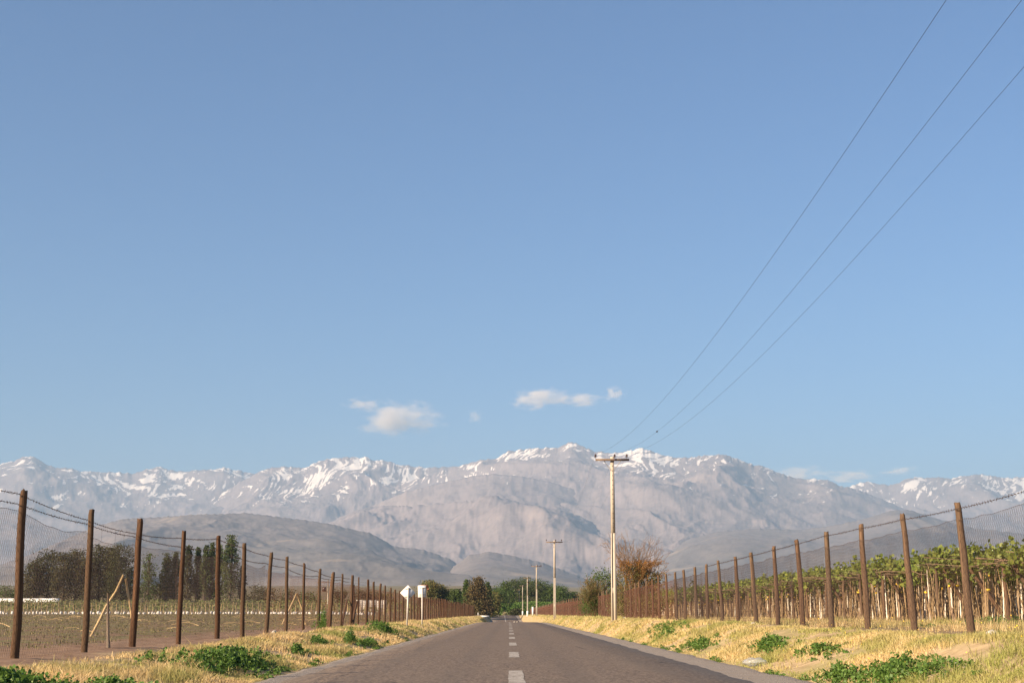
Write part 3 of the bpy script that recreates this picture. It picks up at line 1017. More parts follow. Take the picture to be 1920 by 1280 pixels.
PL = [post_mesh('post', M_postL, 200 + q, .065, .057) for q in range(7)]
u_pts = []
l_pts = []
for i, (y, h) in enumerate(zip(ly, lh)):
    gz = float(ground_z(XL, y, False))
    thin = rng.choice([.8, 1, 1, 1.12]) if i > 5 else [1, 1.05, .92, 1.0, .85, .95][i]
    if i == 14: thin = .6
    link('post', PL[i % 7], lf, (0, y - 21.5, gz - .02), (R(rng.normal(0, .7)), R(rng.normal(.3, .8)), rng.uniform(0, 6)), (thin, thin, h + .02))
    u_pts.append((-.09, y - 21.5, 1 + up[i] if i < len(up) else gz + h - .16 + rng.normal(0, .02)))
    l_pts.append((-.09, y - 21.5, 1 + lo[i] if i < len(lo) else gz + h - .30 + rng.normal(0, .03)))
barbed(u_pts, 'barbed_wire', lf)
barbed(l_pts, 'barbed_wire', lf)
for i in range(len(ly) - 1):
    L = ly[i + 1] - ly[i]
    y = ly[i]
    gz = float(ground_z(XL, y + L / 2, False))
    if i < 7:
        mid = [.02, .1, .12, .03, .06, .1, .12, .14, .16, .1][i]
        me = net_mesh(L, 2.0, .082, .135, (.0019 if i < 2 else .0016), 300 + i, (ntop[i] - 2.0, ntop[i + 1] - 2.0), mid, mat=M_netgrey)
        link('netting', me, lf, (-.085, y - 21.5, gz))
    else:
        if i == 7:
            LN = [net_mesh(3.72, 1.92, .1, .15, .0015, 330 + q, (0, 0), .05) for q in range(3)]
            LNf = [net_mesh(3.72, 1.9, .2, .3, .0034, 340 + q, (0, 0), .04) for q in range(2)]
        me = LN[i % 3] if y < 120 else LNf[i % 2]
        link('netting', me, lf, (-.085, y - 21.5, gz), (0, 0, 0), (1, L / 3.72, 1))
# the drop wires that tie the slack netting up between the second and third posts
for q, (yy, z0, z1) in enumerate(((26.0, 2.52, 2.3), (26.9, 2.52, 2.28), (27.5, 2.5, 2.27))):
    MB().tube([(-.09, yy - 21.5, z0), (-.09, yy - 21.5, z1)], .002, 3).build('tie_wire', M_barb, lf)
# braced corner half way along
gz = .42
PB = post_mesh('brace_post', M_postL, 260, .07, .06)
MBp = post_mesh('brace_post', M_postR, 261, .075, .065)
link('brace_post', MBp, lf, (-.25, 60.2 - 21.5, gz), (R(-5), R(4), 0), (1, 1, 2.25))
link('brace_post', PB, lf, (.1, 66.5 - 21.5, gz), (R(-43), 0, 0), (.9, .9, 2.0)).rotation_euler = (R(-55), 0, 0)
link('brace_post', PB, lf, (-.2, 64.9 - 21.5, gz), (R(-55), 0, 0), (.8, .8, 2.1))
link('brace_post', MBp, lf, (-.2, 69.2 - 21.5, gz), (0, 0, 0), (1.5, 1.5, 1.95))

# ---- right fence
XR = 7.3
rf = empty('wire_fence', (XR, 22.9, 0))
tag(rf, 'netting fence on leaning tan posts along the right verge in front of the vines', 'fence')
ryp = [19.6, 22.9, 26.1, 29.5, 32.8, 36.0, 39.4, 42.8, 46.2, 49.55, 53.3, 56.4, 60.0, 63.1, 66.8, 70.3]
rtop = [1.75, 1.754, 1.79, 1.815, 1.84, 1.83, 1.826, 1.8, 1.8, 1.8, 1.8, 1.79, 1.8, 1.8, 1.82, 1.84]
while ryp[-1] < 640:
    ryp.append(ryp[-1] + 3.4 + rng.normal(0, .1))
    rtop.append(1.74 + rng.normal(0, .04))
PR = [post_mesh('post', M_postR, 400 + q, .061, .051) for q in range(7)]
leans = [3, 2.6, 2.2, 1.6, 1.3, 2.4, .6, 2.2, .4, 1.8, .8, 1.2, .9, .6, .8, .5]
w_pts = []
for i, (y, tz) in enumerate(zip(ryp, rtop)):
    gz = float(ground_z(XR, y, False))
    h = tz + 1 - gz
    ln = leans[i] if i < len(leans) else rng.normal(.5, 1.0)
    link('post', PR[i % 7], rf, (0, y - 22.9, gz - .03), (R(rng.normal(0, .8)), R(-ln), 0), (1, 1, h + .03))
    w_pts.append((-math.sin(R(ln)) * h * .93 - .07, y - 22.9, tz + 1 - .11 + (rng.normal(0, .01))))
barbed(w_pts, 'barbed_wire', rf, 30, .012, .0026)
for i in range(len(ryp) - 1):
    L = ryp[i + 1] - ryp[i]
    y = ryp[i]
    gz = float(ground_z(XR, y + L / 2, False))
    if i < 3:
        me = net_mesh(L, 1.82, .084, .14, .0017, 430 + i, ((.06, 0, .0)[i], (0, 0, 0)[i]), (.05, .02, .02)[i], mat=M_netgrey)
    else:
        if i == 3:
            RN = [net_mesh(3.4, 1.82, .084, .14, .0018, 440 + q, (0, 0), .03, mat=M_netgrey) for q in range(4)]
            RNm = [net_mesh(3.4, 1.8, .13, .2, .0025, 450 + q, (0, 0), .04) for q in range(2)]
            RNf = [net_mesh(3.4, 1.8, .26, .36, .0048, 460 + q, (0, 0), .03) for q in range(2)]
        me = RN[i % 4] if y < 62 else (RNm[i % 2] if y < 160 else RNf[i % 2])
    link('netting', me, rf, (-.075, y - 22.9, gz - .01), (0, R(-1.3), 0), (1, L / 3.4 if i >= 3 else 1, 1))

# ================================================================== vineyard
def rot_any(n, g):
    """n random rotation frames"""
    q = g.normal(size=(n, 4))
    q /= np.linalg.norm(q, axis=1)[:, None]
    w, x, y, z = q.T
    return np.stack([np.stack([1 - 2 * (y * y + z * z), 2 * (x * y - z * w), 2 * (x * z + y * w)], -1),
                     np.stack([2 * (x * y + z * w), 1 - 2 * (x * x + z * z), 2 * (y * z - x * w)], -1),
                     np.stack([2 * (x * z - y * w), 2 * (y * z + x * w), 1 - 2 * (x * x + y * y)], -1)], -2)


LEAF5 = np.array([[0, 0, 0], [.5, .35, .08], [.28, 1, -.05], [-.28, 1, -.05], [-.5, .35, .08]])
LEAF4 = np.array([[0, 0, 0], [.42, .5, .1], [0, 1, 0], [-.42, .5, .1]])


def leaves(m, C, size, g, shape=LEAF4, up=0.0):
    C = np.asarray(C)
    n = len(C)
    Rm = rot_any(n, g)
    if up:
        # tilt leaf faces towards the sky
        nz = Rm[:, :, 2]
        flip = np.sign(nz[:, 2])[:, None]
        Rm[:, :, 2] *= flip
        Rm[:, :, 0] *= flip
    s = size * g.uniform(.65, 1.3, n)
    V = C[:, None, :] + s[:, None, None] * np.einsum('nij,kj->nki', Rm, shape)
    k = len(shape)
    m.add(V.reshape(-1, 3), np.arange(n * k).reshape(n, k))
    return m


def vine_parts(seed):
    g = np.random.default_rng(seed)
    # twisted trunk splitting under the roof of wires
    m = MB()
    n = 7
    z = np.linspace(-.05, 1.6, n)
    x = np.cumsum(g.normal(0, .035, n))
    y = np.cumsum(g.normal(0, .035, n))
    x -= x[0]
    y -= y[0]
    P = np.stack([x, y, z], -1)
    m.tube(P, np.linspace(.055, .035, n), 6)
    for q in range(4):
        a = g.uniform(0, 6.28)
        e = P[-1] + np.array([math.cos(a) * .8, math.sin(a) * .9, .18 + g.uniform(0, .1)])
        mid = (P[-1] + e) / 2 + np.array([0, 0, .1])
        m.tube([P[-1] - [0, 0, .02], mid, e], [.03, .02, .012], 5, False)
    tr = m.mesh('trunk', M_bark)
    m = MB()
    sx, sy = g.uniform(-.12, .12), g.uniform(-.12, .12)
    m.tube([(sx, sy, -.1), (sx + g.normal(0, .02), sy + g.normal(0, .02), g.uniform(1.35, 1.6))], .024, 5)
    sk = m.mesh('stake', M_stake)
    tie = []
    for q in range(3):
        a = g.uniform(0, 6.28)
        zz = g.uniform(.95, 1.3)
        tie.append(MB().box((sx + .05 * math.cos(a), sy + .06 * math.sin(a), zz), (.055, .055, .055)).mesh('tie', M_yellow))
    m = MB()
    x2, y2 = g.uniform(-.5, .5), g.uniform(-.9, .9)
    m.tube([(x2, y2, -.1), (x2 + g.normal(0, .03), y2 + g.normal(0, .03), g.uniform(1.2, 1.6))], .02, 5)
    sk2 = [m.mesh('stake', M_stake)]
    for q in range(2):
        x2, y2 = g.uniform(-.75, .75), g.uniform(-1.4, 1.4)
        sk2.append(MB().tube([(x2, y2, -.1), (x2 + g.normal(0, .04), y2 + g.normal(0, .05), g.uniform(1.1, 1.65))], .019, 5).mesh('stake', M_stake))
    m = MB()
    nl = 640
    C = np.stack([g.uniform(-.95, .95, nl), g.uniform(-1.6, 1.6, nl), 1.76 + .105 * g.normal(size=nl)], -1)
    C[:, 2] += .14 * np.sin(C[:, 0] * 3 + seed) * np.cos(C[:, 1] * 2.2)
    m = leaves(m, C, .108, g, LEAF5, 1)
    # shoots standing up out of the roof and hanging down
    for q in range(9):
        b = np.array([g.uniform(-.9, .9), g.uniform(-1.5, 1.5), 1.84])
        d = np.array([g.normal(0, .12), g.normal(0, .12), g.uniform(.15, .36)])
        t = g.uniform(0, 1, 11)
        leaves(m, b[None] + t[:, None] * d[None] + g.normal(0, .03, (11, 3)), .10, g, LEAF5)
    for q in range(10):
        b = np.array([g.uniform(-.9, .9), g.uniform(-1.5, 1.5), 1.7])
        t = g.uniform(0, 1, 12)
        leaves(m, b[None] - t[:, None] * np.array([[0, 0, .45]]) + g.normal(0, .07, (12, 3)), .11, g, LEAF5)
    lv = m.mesh('foliage', L_vine)
    m = MB()
    for q in range(34):
        b = np.array([g.uniform(-.9, .9), g.uniform(-1.5, 1.5), 1.64 + g.normal(0, .06)])
        d = np.array([g.normal(0, .5), g.normal(0, .5), g.normal(0, .06)])
        m.tube([b - d, b + [0, 0, -.05], b + d], .009, 4, False)
    cn = m.mesh('canes', M_bark)
    m = MB()
    for q in range(16):
        b = np.array([g.uniform(-.75, .75), g.uniform(-1.4, 1.4), -.03])
        e = b + [g.normal(0, .12), g.normal(0, .12), g.uniform(.9, 1.7)]
        m.tube([b, (b + e) / 2 + g.normal(0, .04, 3), e], [.013, .011, .008], 4, False)
    sh = m.mesh('dry_shoots', M_shoot)
    return tr, sk, *sk2, *tie, lv, cn, sh


M_shoot = mat_wood('dry_vine_shoot', (0.26, 0.165, 0.08), (0.50, 0.345, 0.18), (0.46, 0.34, 0.20))
k = NT('peeling_white_stake')
o_ = k.obj()
M_stake = k.bsdf(k.mix(k.maprange(k.noise(k.vscale(o_, (1, 1, .15)), 9, 4, .6), .42, .6), k.mix(k.maprange(k.objrand(), .3, .4), (0.50, 0.38, 0.25), (0.84, 0.76, 0.62)), (0.33, 0.22, 0.13)), .85, spec=.15)
VP = [vine_parts(500 + q) for q in range(6)]
vine_spots = []
X0 = 13.0
row_y = np.arange(33, 152, 3.0)
for ry_ in row_y:
    for c in range(12):
        vine_spots.append((X0 + c * 1.55, ry_))
vine_spots = [(x, y) for (x, y) in vine_spots if x / y < .42 and x / y > .085]
# those that show largest: the rows nearest the camera and the outer vines of each row
vine_spots.sort(key=lambda q: (q[0] - X0) * 6 + q[1] * .9)
vine_spots = vine_spots[:285]
vset = set(vine_spots)
for i, (x, y) in enumerate(vine_spots):
    xx, yy = x + rng.normal(0, .1), y + rng.normal(0, .15)
    gz = float(ground_z(xx, yy, False))
    r = empty('grape_vine', (xx, yy, gz), rng.choice([0, math.pi]) + rng.normal(0, .08))
    r.scale = (1, 1, rng.uniform(.95, 1.05))
    tag(r, 'grape vine on overhead wires behind the right fence, tied to a pale stake', 'grape vine', 'grape vines under overhead wires behind the right fence')
    v = VP[i % 6]
    for nm, me in zip(('trunk', 'stake', 'stake', 'stake', 'stake', 'tie', 'tie', 'tie', 'foliage', 'canes', 'dry_shoots'), v):
        o = link(nm, me, r)
        if nm in ('dry_shoots', 'canes'):
            o['kind'] = 'stuff'
# end posts with their slanting props, one pair at the head of every row
EP = [post_mesh('post', M_postR, 520 + q, .055, .048) for q in range(3)]
EPp = [post_mesh('prop', M_postR, 530 + q, .06, .05) for q in range(3)]
ordn = lambda q: '%d%s' % (q, 'th' if 10 <= q % 100 <= 20 else {1: 'st', 2: 'nd', 3: 'rd'}.get(q % 10, 'th'))
ne = 0
for i, ry_ in enumerate(row_y):
    if not (.085 < 12.4 / ry_ < .42):
        continue
    x, y = 12.45, ry_ + rng.normal(0, .15)
    gz = float(ground_z(x, y, False))
    r = empty('row_end_post', (x, y, gz))
    ne += 1
    tag(r, '%s propped row end post of the vineyard, counted from the right edge' % ordn(ne), 'vine post', 'row end posts at the edge of the vineyard')
    link('post', EP[i % 3], r, (0, 0, -.03), (0, R(rng.normal(0, 2)), 0), (1, 1, 1.82))
    link('prop', EPp[i % 3], r, (1.12, rng.normal(0, .1), -.03), (0, R(-31 + rng.normal(0, 2)), 0), (1, 1, 2.05))
    tz = rng.uniform(1.05, 1.3)
    MB().box((.55 , 0, tz - .12), (.13, .12, .06)).build('tie', M_yellow, r)
# the rest of the vineyard, beyond what can be told apart
g = np.random.default_rng(9)
mt, ml, ms, mh = MB(), MB(), MB(), MB()
for ry_ in np.arange(30, 215, 3.0):
    for c in range(0, 40):
        x = X0 + c * 1.55
        if (x, ry_) in vset or x / ry_ > .46 or x / ry_ < .07 or x > 62:
            continue
        gz = float(ground_z(x, ry_, False))
        mt.tube([(x, ry_, gz - .05), (x + g.normal(0, .06), ry_ + g.normal(0, .06), gz + .9), (x + g.normal(0, .1), ry_, gz + 1.85)], [.055, .045, .03], 4, False)
        for rep in range(2):
            sx = x + g.uniform(-.7, .7)
            ms.tube([(sx, ry_ + .2, gz), (sx + g.normal(0, .05), ry_ + .2, gz + g.uniform(1.3, 1.75))], .022, 3, False)
        for rep in range(3 if x < 34 else 1):
            q = np.array([x + g.uniform(-.75, .75), ry_ + g.uniform(-1.4, 1.4), gz])
            mh.tube([q, q + [g.normal(0, .12), g.normal(0, .12), g.uniform(.9, 1.7)]], .013, 3, False)
        nl = 48 if x < 40 else 26
        C = np.stack([x + g.uniform(-.9, .9, nl), ry_ + g.uniform(-1.6, 1.6, nl), gz + 1.78 + .14 * g.normal(size=nl)], -1)
        leaves(ml, C, .26, g, LEAF4, 1)
vr = empty('vineyard_rows', (30, 80, 0))
tag(vr, 'mass of farther vine rows deep in the vineyard behind the right fence', 'vineyard', kind='stuff')
for nm, mm, ma in (('trunks', mt, M_bark), ('foliage', ml, L_vine), ('stakes', ms, M_stake), ('dry_shoots', mh, M_shoot)):
    o = mm.build(nm, ma, vr, loc=(-30, -80, 0))
    o['kind'] = 'stuff'

# ================================================================== trees and bushes
def crown_pts(kind, h, w, n, g):
    """leaf positions in clumps through the crown's volume; kind sets the outline"""
    nc = max(14, int(n / 34))
    if kind == 'poplar':
        t = g.beta(1.15, 1.1, nc)
        z = .04 + .94 * t
        rmax = w / 2 * np.clip(np.sin(np.clip(t * .92 + .1, 0, 1) * math.pi) ** .55, .12, 1) * (1 - .35 * t)
    elif kind == 'cone':
        t = g.beta(1.0, 1.7, nc)
        z = .05 + .93 * t
        rmax = w / 2 * (1.02 - t) ** .75
    elif kind == 'bush':
        t = g.uniform(0, 1, nc)
        z = .05 + .85 * t
        rmax = w / 2 * np.sqrt(np.clip(1 - (t * 1.02 - .35) ** 2 / .55, .03, 1))
    else:
        t = g.beta(1.4, 1.2, nc)
        z = .03 + .94 * t
        rmax = w / 2 * np.sqrt(np.clip(1 - ((t - .42) / .62) ** 2, .04, 1))
    a = g.uniform(0, 2 * math.pi, nc)
    lobes = 1 + .22 * np.sin(3 * a + g.uniform(0, 6)) + .16 * np.sin(5 * a + 9 * t)
    r = rmax * lobes * g.uniform(.35, 1.0, nc) ** .6
    C = np.stack([r * np.cos(a), r * np.sin(a), z * h], -1)
    cs = {'poplar': .10, 'cone': .10, 'bush': .13, 'round': .12}[kind] * w * g.uniform(.6, 1.4, nc)
    idx = g.integers(0, nc, n)
    P = C[idx] + g.normal(size=(n, 3)) * cs[idx][:, None] * np.array([1, 1, {'poplar': 2.2, 'cone': .6}.get(kind, .8)])
    P[:, 2] = np.clip(P[:, 2], .02 * h, 1.02 * h)
    return P, C


def make_tree(name, label, cat, x, y, h, w, kind, mat, n, leaf, seed, group=None, z=None, bark=None):
    g = np.random.default_rng(seed)
    gz = float(ground_z(x, y, False)) if z is None else z
    r = empty(name, (x, y, gz))
    tag(r, label, cat, group)
    P, C = crown_pts(kind, h, w, n, g)
    m = leaves(MB(), P, leaf, g)
    m.build('crown', mat, r)
    m = MB()
    top = h * (.9 if kind in ('poplar', 'cone') else .6)
    n_ = 7
    zz = np.linspace(-.2, top, n_)
    ox = np.cumsum(g.normal(0, .012 * h, n_)) * .6
    oy = np.cumsum(g.normal(0, .012 * h, n_)) * .6
    T = np.stack([ox - ox[0], oy - oy[0], zz], -1)
    m.tube(T, np.linspace(.026 * h + .03, .006 * h, n_), 7)
    for c in C[g.permutation(len(C))[:min(14, len(C))]]:
        b = np.array([np.interp(c[2] * .7, zz, T[:, 0]), np.interp(c[2] * .7, zz, T[:, 1]), c[2] * .7])
        m.tube([b, (b + c) / 2 + [0, 0, .02 * h], c], [.011 * h, .008 * h, .003 * h], 4, False)
    m.build('trunk', bark or M_trunk, r)
    return r


def at(px, Y):
    return (px - 955) * Y / 2715.0


gA = 'dark trees beyond the left field'
# brown-green grove behind the field; (bearing in survey units, distance, height, width)
for i, (px, Y, h, w, kd, lab) in enumerate([
        (60, 398, 11.0, 5.5, 'round', 'outermost left tree of the brown green grove, lower than its neighbours'),
        (86, 402, 14.0, 7.0, 'round', 'second tree from the left in the brown green grove'),
        (116, 398, 13.2, 6.5, 'round', 'third tree from the left in the brown green grove, flat topped'),
        (140, 404, 14.2, 6.2, 'round', 'fourth tree from the left in the brown green grove, double headed'),
        (163, 399, 12.5, 6.0, 'round', 'tree of the brown green grove hidden behind the second left fence post'),
        (184, 402, 15.2, 5.6, 'round', 'tall tree of the brown green grove just right of the second left fence post'),
        (204, 400, 14.2, 5.2, 'poplar', 'second last tree on the right of the brown green grove'),
        (222, 397, 15.6, 6.0, 'round', 'tallest tree at the right end of the brown green grove')]):
    make_tree('broadleaf_tree', lab, 'tree', at(px, Y), Y, h, w, kd, L_dark, 5200, .4, 600 + i, gA)
make_tree('broadleaf_tree', 'low green tree between the brown grove and the dark cone tree', 'tree', at(243, 402), 402, 10, 5, 'cone', L_green, 1500, .42, 611, gA)
make_tree('conifer_tree', 'dark green cone shaped tree right of the third left fence post', 'tree', at(275, 396), 396, 13.2, 6.4, 'cone', L_green, 2600, .4, 612, gA)
for i, (px, Y, h, w, lab) in enumerate([
        (309, 400, 12.8, 3.6, 'leftmost poplar of the row, its skirt leaning left'),
        (326, 402, 13.2, 3.4, 'second poplar of the row, left of the fourth fence post'),
        (349, 398, 14.9, 3.4, 'slim dark poplar just right of the fourth left fence post'),
        (368, 401, 14.4, 2.9, 'narrow poplar in the gap between two fence posts'),
        (382, 399, 15.0, 2.9, 'poplar in the middle of the row with a pointed tip'),
        (394, 402, 15.8, 3.0, 'poplar just left of the fifth left fence post'),
        (407, 400, 15.5, 3.0, 'poplar hidden behind the fifth left fence post'),
        (429, 397, 17.6, 5.2, 'broadest and tallest poplar, right of the fifth left fence post'),
        (453, 404, 9.8, 2.0, 'thin dark poplar apart at the right end of the row')]):
    make_tree('poplar_tree', lab, 'tree', at(px, Y), Y, h, w, 'poplar', L_poplar if i not in (2, 8) else L_dark, int(1500 + 600 * w), .42, 630 + i, 'row of poplars beyond the left field')
for i, (px, Y, h, w, mt_, lab) in enumerate([
        (8, 400, 4.2, 7, L_green, 'low green bush at the far left edge of the field'), (26, 405, 3.0, 5, L_green, 'small bush left of the first left fence post'),
        (298, 398, 5.5, 4.6, L_olive, 'olive bush at the foot of the leftmost poplar'),
        (478, 380, 4.6, 5.2, L_dark, 'dark bush right of the thin poplar'), (500, 378, 4.0, 5.0, L_dark, 'dark bush behind the seventh left fence post'),
        (540, 376, 3.8, 5.6, L_dark, 'spreading dark bush behind the eighth left fence post'), (578, 380, 2.6, 5.0, L_green, 'low dark bush between eighth and tenth left posts'),
        (640, 350, 3.6, 3.4, L_dark, 'upright dark bush behind the twelfth left post'), (676, 350, 3.4, 4.6, L_dark, 'brown bush behind the pale wall, left one'),
        (700, 352, 2.8, 5.0, L_dark, 'brown bush behind the pale wall, right one'), (722, 352, 2.4, 5.0, L_olive, 'low olive bush right of the pale wall')]):
    make_tree('bush', lab, 'bush', at(px, Y), Y, h, w, 'bush', mt_, 700, .38, 660 + i, 'bushes beyond the left field')
# trees at the end of the road
for i, (px, Y, h, w, kd, mt_, nm, lab) in enumerate([
        (806, 420, 6.6, 5.4, 'round', L_olive, 'broadleaf_tree', 'sunlit green tree just right of the square sign'),
        (824, 425, 6.0, 6.0, 'round', L_olive, 'broadleaf_tree', 'sunlit green tree, second right of the signs'),
        (838, 430, 4.4, 4.0, 'bush', L_green, 'bush', 'dark low bush between the sunlit trees and the cone tree'),
        (853, 420, 6.0, 4.2, 'round', L_green, 'broadleaf_tree', 'small dark round tree left of the browning conifer'),
        (866, 425, 4.2, 3.6, 'bush', L_green, 'bush', 'dark bush against the foot of the browning conifer'),
        (896, 400, 10.6, 7.6, 'cone', L_conif, 'conifer_tree', 'big browning conifer left of the road end'),
        (874, 412, 9.2, 2.6, 'poplar', L_green, 'poplar_tree', 'slim green spire on the left flank of the browning conifer'),
        (915, 410, 9.6, 2.8, 'poplar', L_green, 'poplar_tree', 'slim green spire on the right flank of the browning conifer'),
        (923, 440, 7.2, 5.0, 'round', L_olive, 'broadleaf_tree', 'olive tree right of the browning conifer'),
        (934, 500, 8.8, 6.5, 'round', L_green, 'broadleaf_tree', 'dark tree shading the far end of the road'),
        (950, 540, 11.5, 7.0, 'round', L_green, 'broadleaf_tree', 'tall dark tree right over the far end of the road'),
        (938, 480, 4.0, 2.8, 'bush', L_bright, 'bush', 'bright green bush in the gap at the end of the road'),
        (966, 600, 12.5, 8.0, 'round', L_poplar, 'broadleaf_tree', 'tree of the far wood behind the thin utility poles'),
        (984, 610, 13.2, 8.5, 'round', L_poplar, 'broadleaf_tree', 'tallest tree of the far wood behind the fourth utility pole'),
        (1002, 600, 12.6, 8.5, 'round', L_poplar, 'broadleaf_tree', 'tree of the far wood behind the third utility pole'),
        (1020, 605, 11.6, 8.5, 'round', L_green, 'broadleaf_tree', 'tree of the far wood left of the second utility pole'),
        (1037, 600, 10.4, 8.0, 'round', L_green, 'broadleaf_tree', 'tree of the far wood behind the second utility pole'),
        (1056, 560, 9.6, 6.0, 'round', L_green, 'broadleaf_tree', 'separate tree right of the second utility pole'),
        (1072, 565, 7.6, 5.5, 'round', L_green, 'broadleaf_tree', 'small tree right of the separate tree, before the shrubs'),
        (960, 500, 3.6, 5.0, 'bush', L_bright, 'bush', 'fresh green hedge bush left of the farthest utility poles'),
        (978, 520, 4.2, 6.5, 'bush', L_bright, 'bush', 'fresh green hedge bush behind the farthest utility poles'),
        (1000, 520, 4.4, 7.5, 'bush', L_bright, 'bush', 'fresh green hedge bush behind the white pillar'),
        (1022, 520, 4.2, 7.5, 'bush', L_bright, 'bush', 'fresh green hedge bush behind the far right fence'),
        (1046, 520, 3.8, 7.5, 'bush', L_green, 'bush', 'green hedge bush right of the second utility pole'),
        (968, 470, 2.0, 3.0, 'bush', L_dark, 'bush', 'low dark bush on the right at the end of the road')]):
    make_tree(nm, lab, 'bush' if nm == 'bush' else 'tree', at(px, Y), Y, h, w, kd, mt_, int(1800 + 330 * w) if px != 896 else 9000, .42, 700 + i, 'trees and bushes at the end of the road')
# two pale rounded shrubs standing either side of where the road goes under the trees
for i, px in enumerate((931.5, 947.5)):
    make_tree('shrub', ('left', 'right')[i] + ' one of two pale rounded shrubs at the end of the road', 'shrub', at(px, 470), 470, 1.35, 1.7, 'bush', L_palesh, 500, .16, 760 + i, 'pale rounded shrubs at the end of the road', z=float(road_z(470)) + .02)
# right of the road
make_tree('broadleaf_tree', 'dark green tree behind the olive shrub left of the nearest pole', 'tree', at(1133, 150), 150, 5.0, 3.8, 'bush', L_green, 3200, .16, 770)
make_tree('shrub', 'green pine like tuft between rusty bush and the right fence posts', 'shrub', at(1226, 100), 100, 3.1, 1.7, 'bush', L_olive, 1300, .15, 771)
make_tree('conifer_tree', 'dark cone tree above the vines, left of two', 'tree', at(1271, 190), 190, 4.6, 2.6, 'cone', L_dark, 900, .2, 772, 'dark cone trees above the vines')
make_tree('conifer_tree', 'dark cone tree above the vines, right of two', 'tree', at(1301, 190), 190, 4.8, 3.0, 'cone', L_dark, 1000, .2, 773, 'dark cone trees above the vines')


def twiggy(name, label, x, y, h, w, seed, mats, nleaf, bare):
    """many-stemmed shrub: forking stems, twigs that stick out bare at the top, rusty dead leaves and a green skirt"""
    g = np.random.default_rng(seed)
    gz = float(ground_z(x, y, False))
    r = empty(name, (x, y, gz))
    r.scale = (.74, .74, 1)
    tag(r, label, 'shrub')
    m = MB()
    tips = []

    def grow(p, d, L, rad, depth):
        n = 4
        P = [p]
        for q in range(n):
            d = d + g.normal(0, .13, 3)
            d /= np.linalg.norm(d)
            P.append(P[-1] + d * L / n)
        P = np.array(P)
        m.tube(P, np.maximum(np.linspace(rad, rad * .55, n + 1), .0075), 5 if depth < 2 else 3, False)
        if depth >= 2:
            tips.append(P)
        if depth < 4:
            for q in range(3 if depth < 3 else 2):
                s = P[g.integers(2, n + 1)]
                dd = d + g.normal(0, .35, 3) + np.array([0, 0, .12])
                dd /= np.linalg.norm(dd)
                grow(s, dd, L * g.uniform(.55, .8), rad * .55, depth + 1)
    for q in range(13):
        a = g.uniform(0, 6.28)
        sp = g.uniform(.03, .36)
        d = np.array([math.cos(a) * sp * w / h * 1.1, math.sin(a) * sp * w / h * 1.1, 1.0])
        d /= np.linalg.norm(d)
        grow(np.array([math.cos(a) * .15, math.sin(a) * .15, -.05]), d, h * .40, .035, 0)
    m.build('branches', M_bark2, r)
    T = np.concatenate(tips)
    T = T[(T[:, 2] < h * bare) & (T[:, 2] > .1)]
    idx = g.integers(0, len(T), nleaf)
    leaves(MB(), T[idx] + g.normal(0, .06, (nleaf, 3)), .062, g).build('dead_leaves', mats[0], r)
    P, _ = crown_pts('bush', h * .6, w * .85, int(nleaf * .8), g)
    leaves(MB(), P, .085, g).build('green_leaves', mats[1], r)
    return r


M_bark2 = mat_wood('twig_bark', (0.12, 0.065, 0.03), (0.30, 0.18, 0.085), (0.30, 0.22, 0.13))
twiggy('dry_shrub', 'tall half dead shrub with rusty leaves and bare twigs behind the nearest pole', at(1183, 91), 91, 6.2, 3.5, 781, (L_rusty, L_olive), 9500, .58)
twiggy('dry_shrub', 'shorter olive and brown shrub left of the nearest pole by the right fence', at(1112, 118), 118, 3.6, 2.7, 785, (L_olive, L_green), 6000, .97)

# ================================================================== signs and small built things
gz = float(ground_z(-5.2, 73, False))
s1 = empty('road_sign', (-5.13, 73, gz))
tag(s1, 'diamond road sign seen from its bare white back', 'road sign')
m = MB()
e = .385
m.add([(-e, 0, 1.62), (0, 0, 1.62 - e), (e, 0, 1.62), (0, 0, 1.62 + e), (-e, .012, 1.62), (0, .012, 1.62 - e), (e, .012, 1.62), (0, .012, 1.62 + e)],
      [[0, 1, 2, 3], [7, 6, 5, 4], [0, 4, 5, 1], [1, 5, 6, 2], [2, 6, 7, 3], [3, 7, 4, 0]])
m.build('plate', M_signback, s1)
for zz in (1.42, 1.82):
    MB().box((0, -.014, zz), (.30, .02, .035)).build('bracket', M_steel, s1)
    MB().tube([(-.015, -.07, zz), (-.015, -.085, zz)], .014, 6).build('bolt_or_hole_disc', M_insul, s1)
MB().box((-.015, -.045, .9), (.075, .06, 1.98)).build('post', M_signpost, s1, rot=(0, R(.9), 0))
gz = float(ground_z(-4.95, 82, False))
s2 = empty('road_sign', (-4.93, 82, gz))
tag(s2, 'upright rectangular road sign seen from its bare white back', 'road sign')
MB().box((0, 0, 1.88), (.45, .012, .66)).build('plate', M_signback, s2, rot=(0, R(-1), 0))
for zz in (1.7, 2.06):
    MB().box((0, -.012, zz), (.34, .016, .035)).build('bracket', M_steel, s2)
    MB().tube([(0, -.06, zz), (0, -.075, zz)], .013, 6).build('bolt_or_hole_disc', M_insul, s2)
MB().box((.0, -.035, .88), (.065, .05, 2.45)).build('post', M_signpost, s2, rot=(0, R(-.6), 0))
s3 = empty('box_pole', (at(800, 150), 150, float(ground_z(at(800, 150), 150, False))))
tag(s3, 'thin pole topped by a small rusty box behind the rectangular sign', 'pole')
MB().tube([(0, 0, -.1), (0, 0, 3.2)], .05, 6).build('shaft', M_greywood, s3)
MB().box((-.25, 0, 3.35), (.75, .3, .3)).build('box', M_rust, s3)
MB().tube([(.08, -.2, 3.1), (.08, .2, 3.25)], .13, 8).build('drum', M_rust, s3)

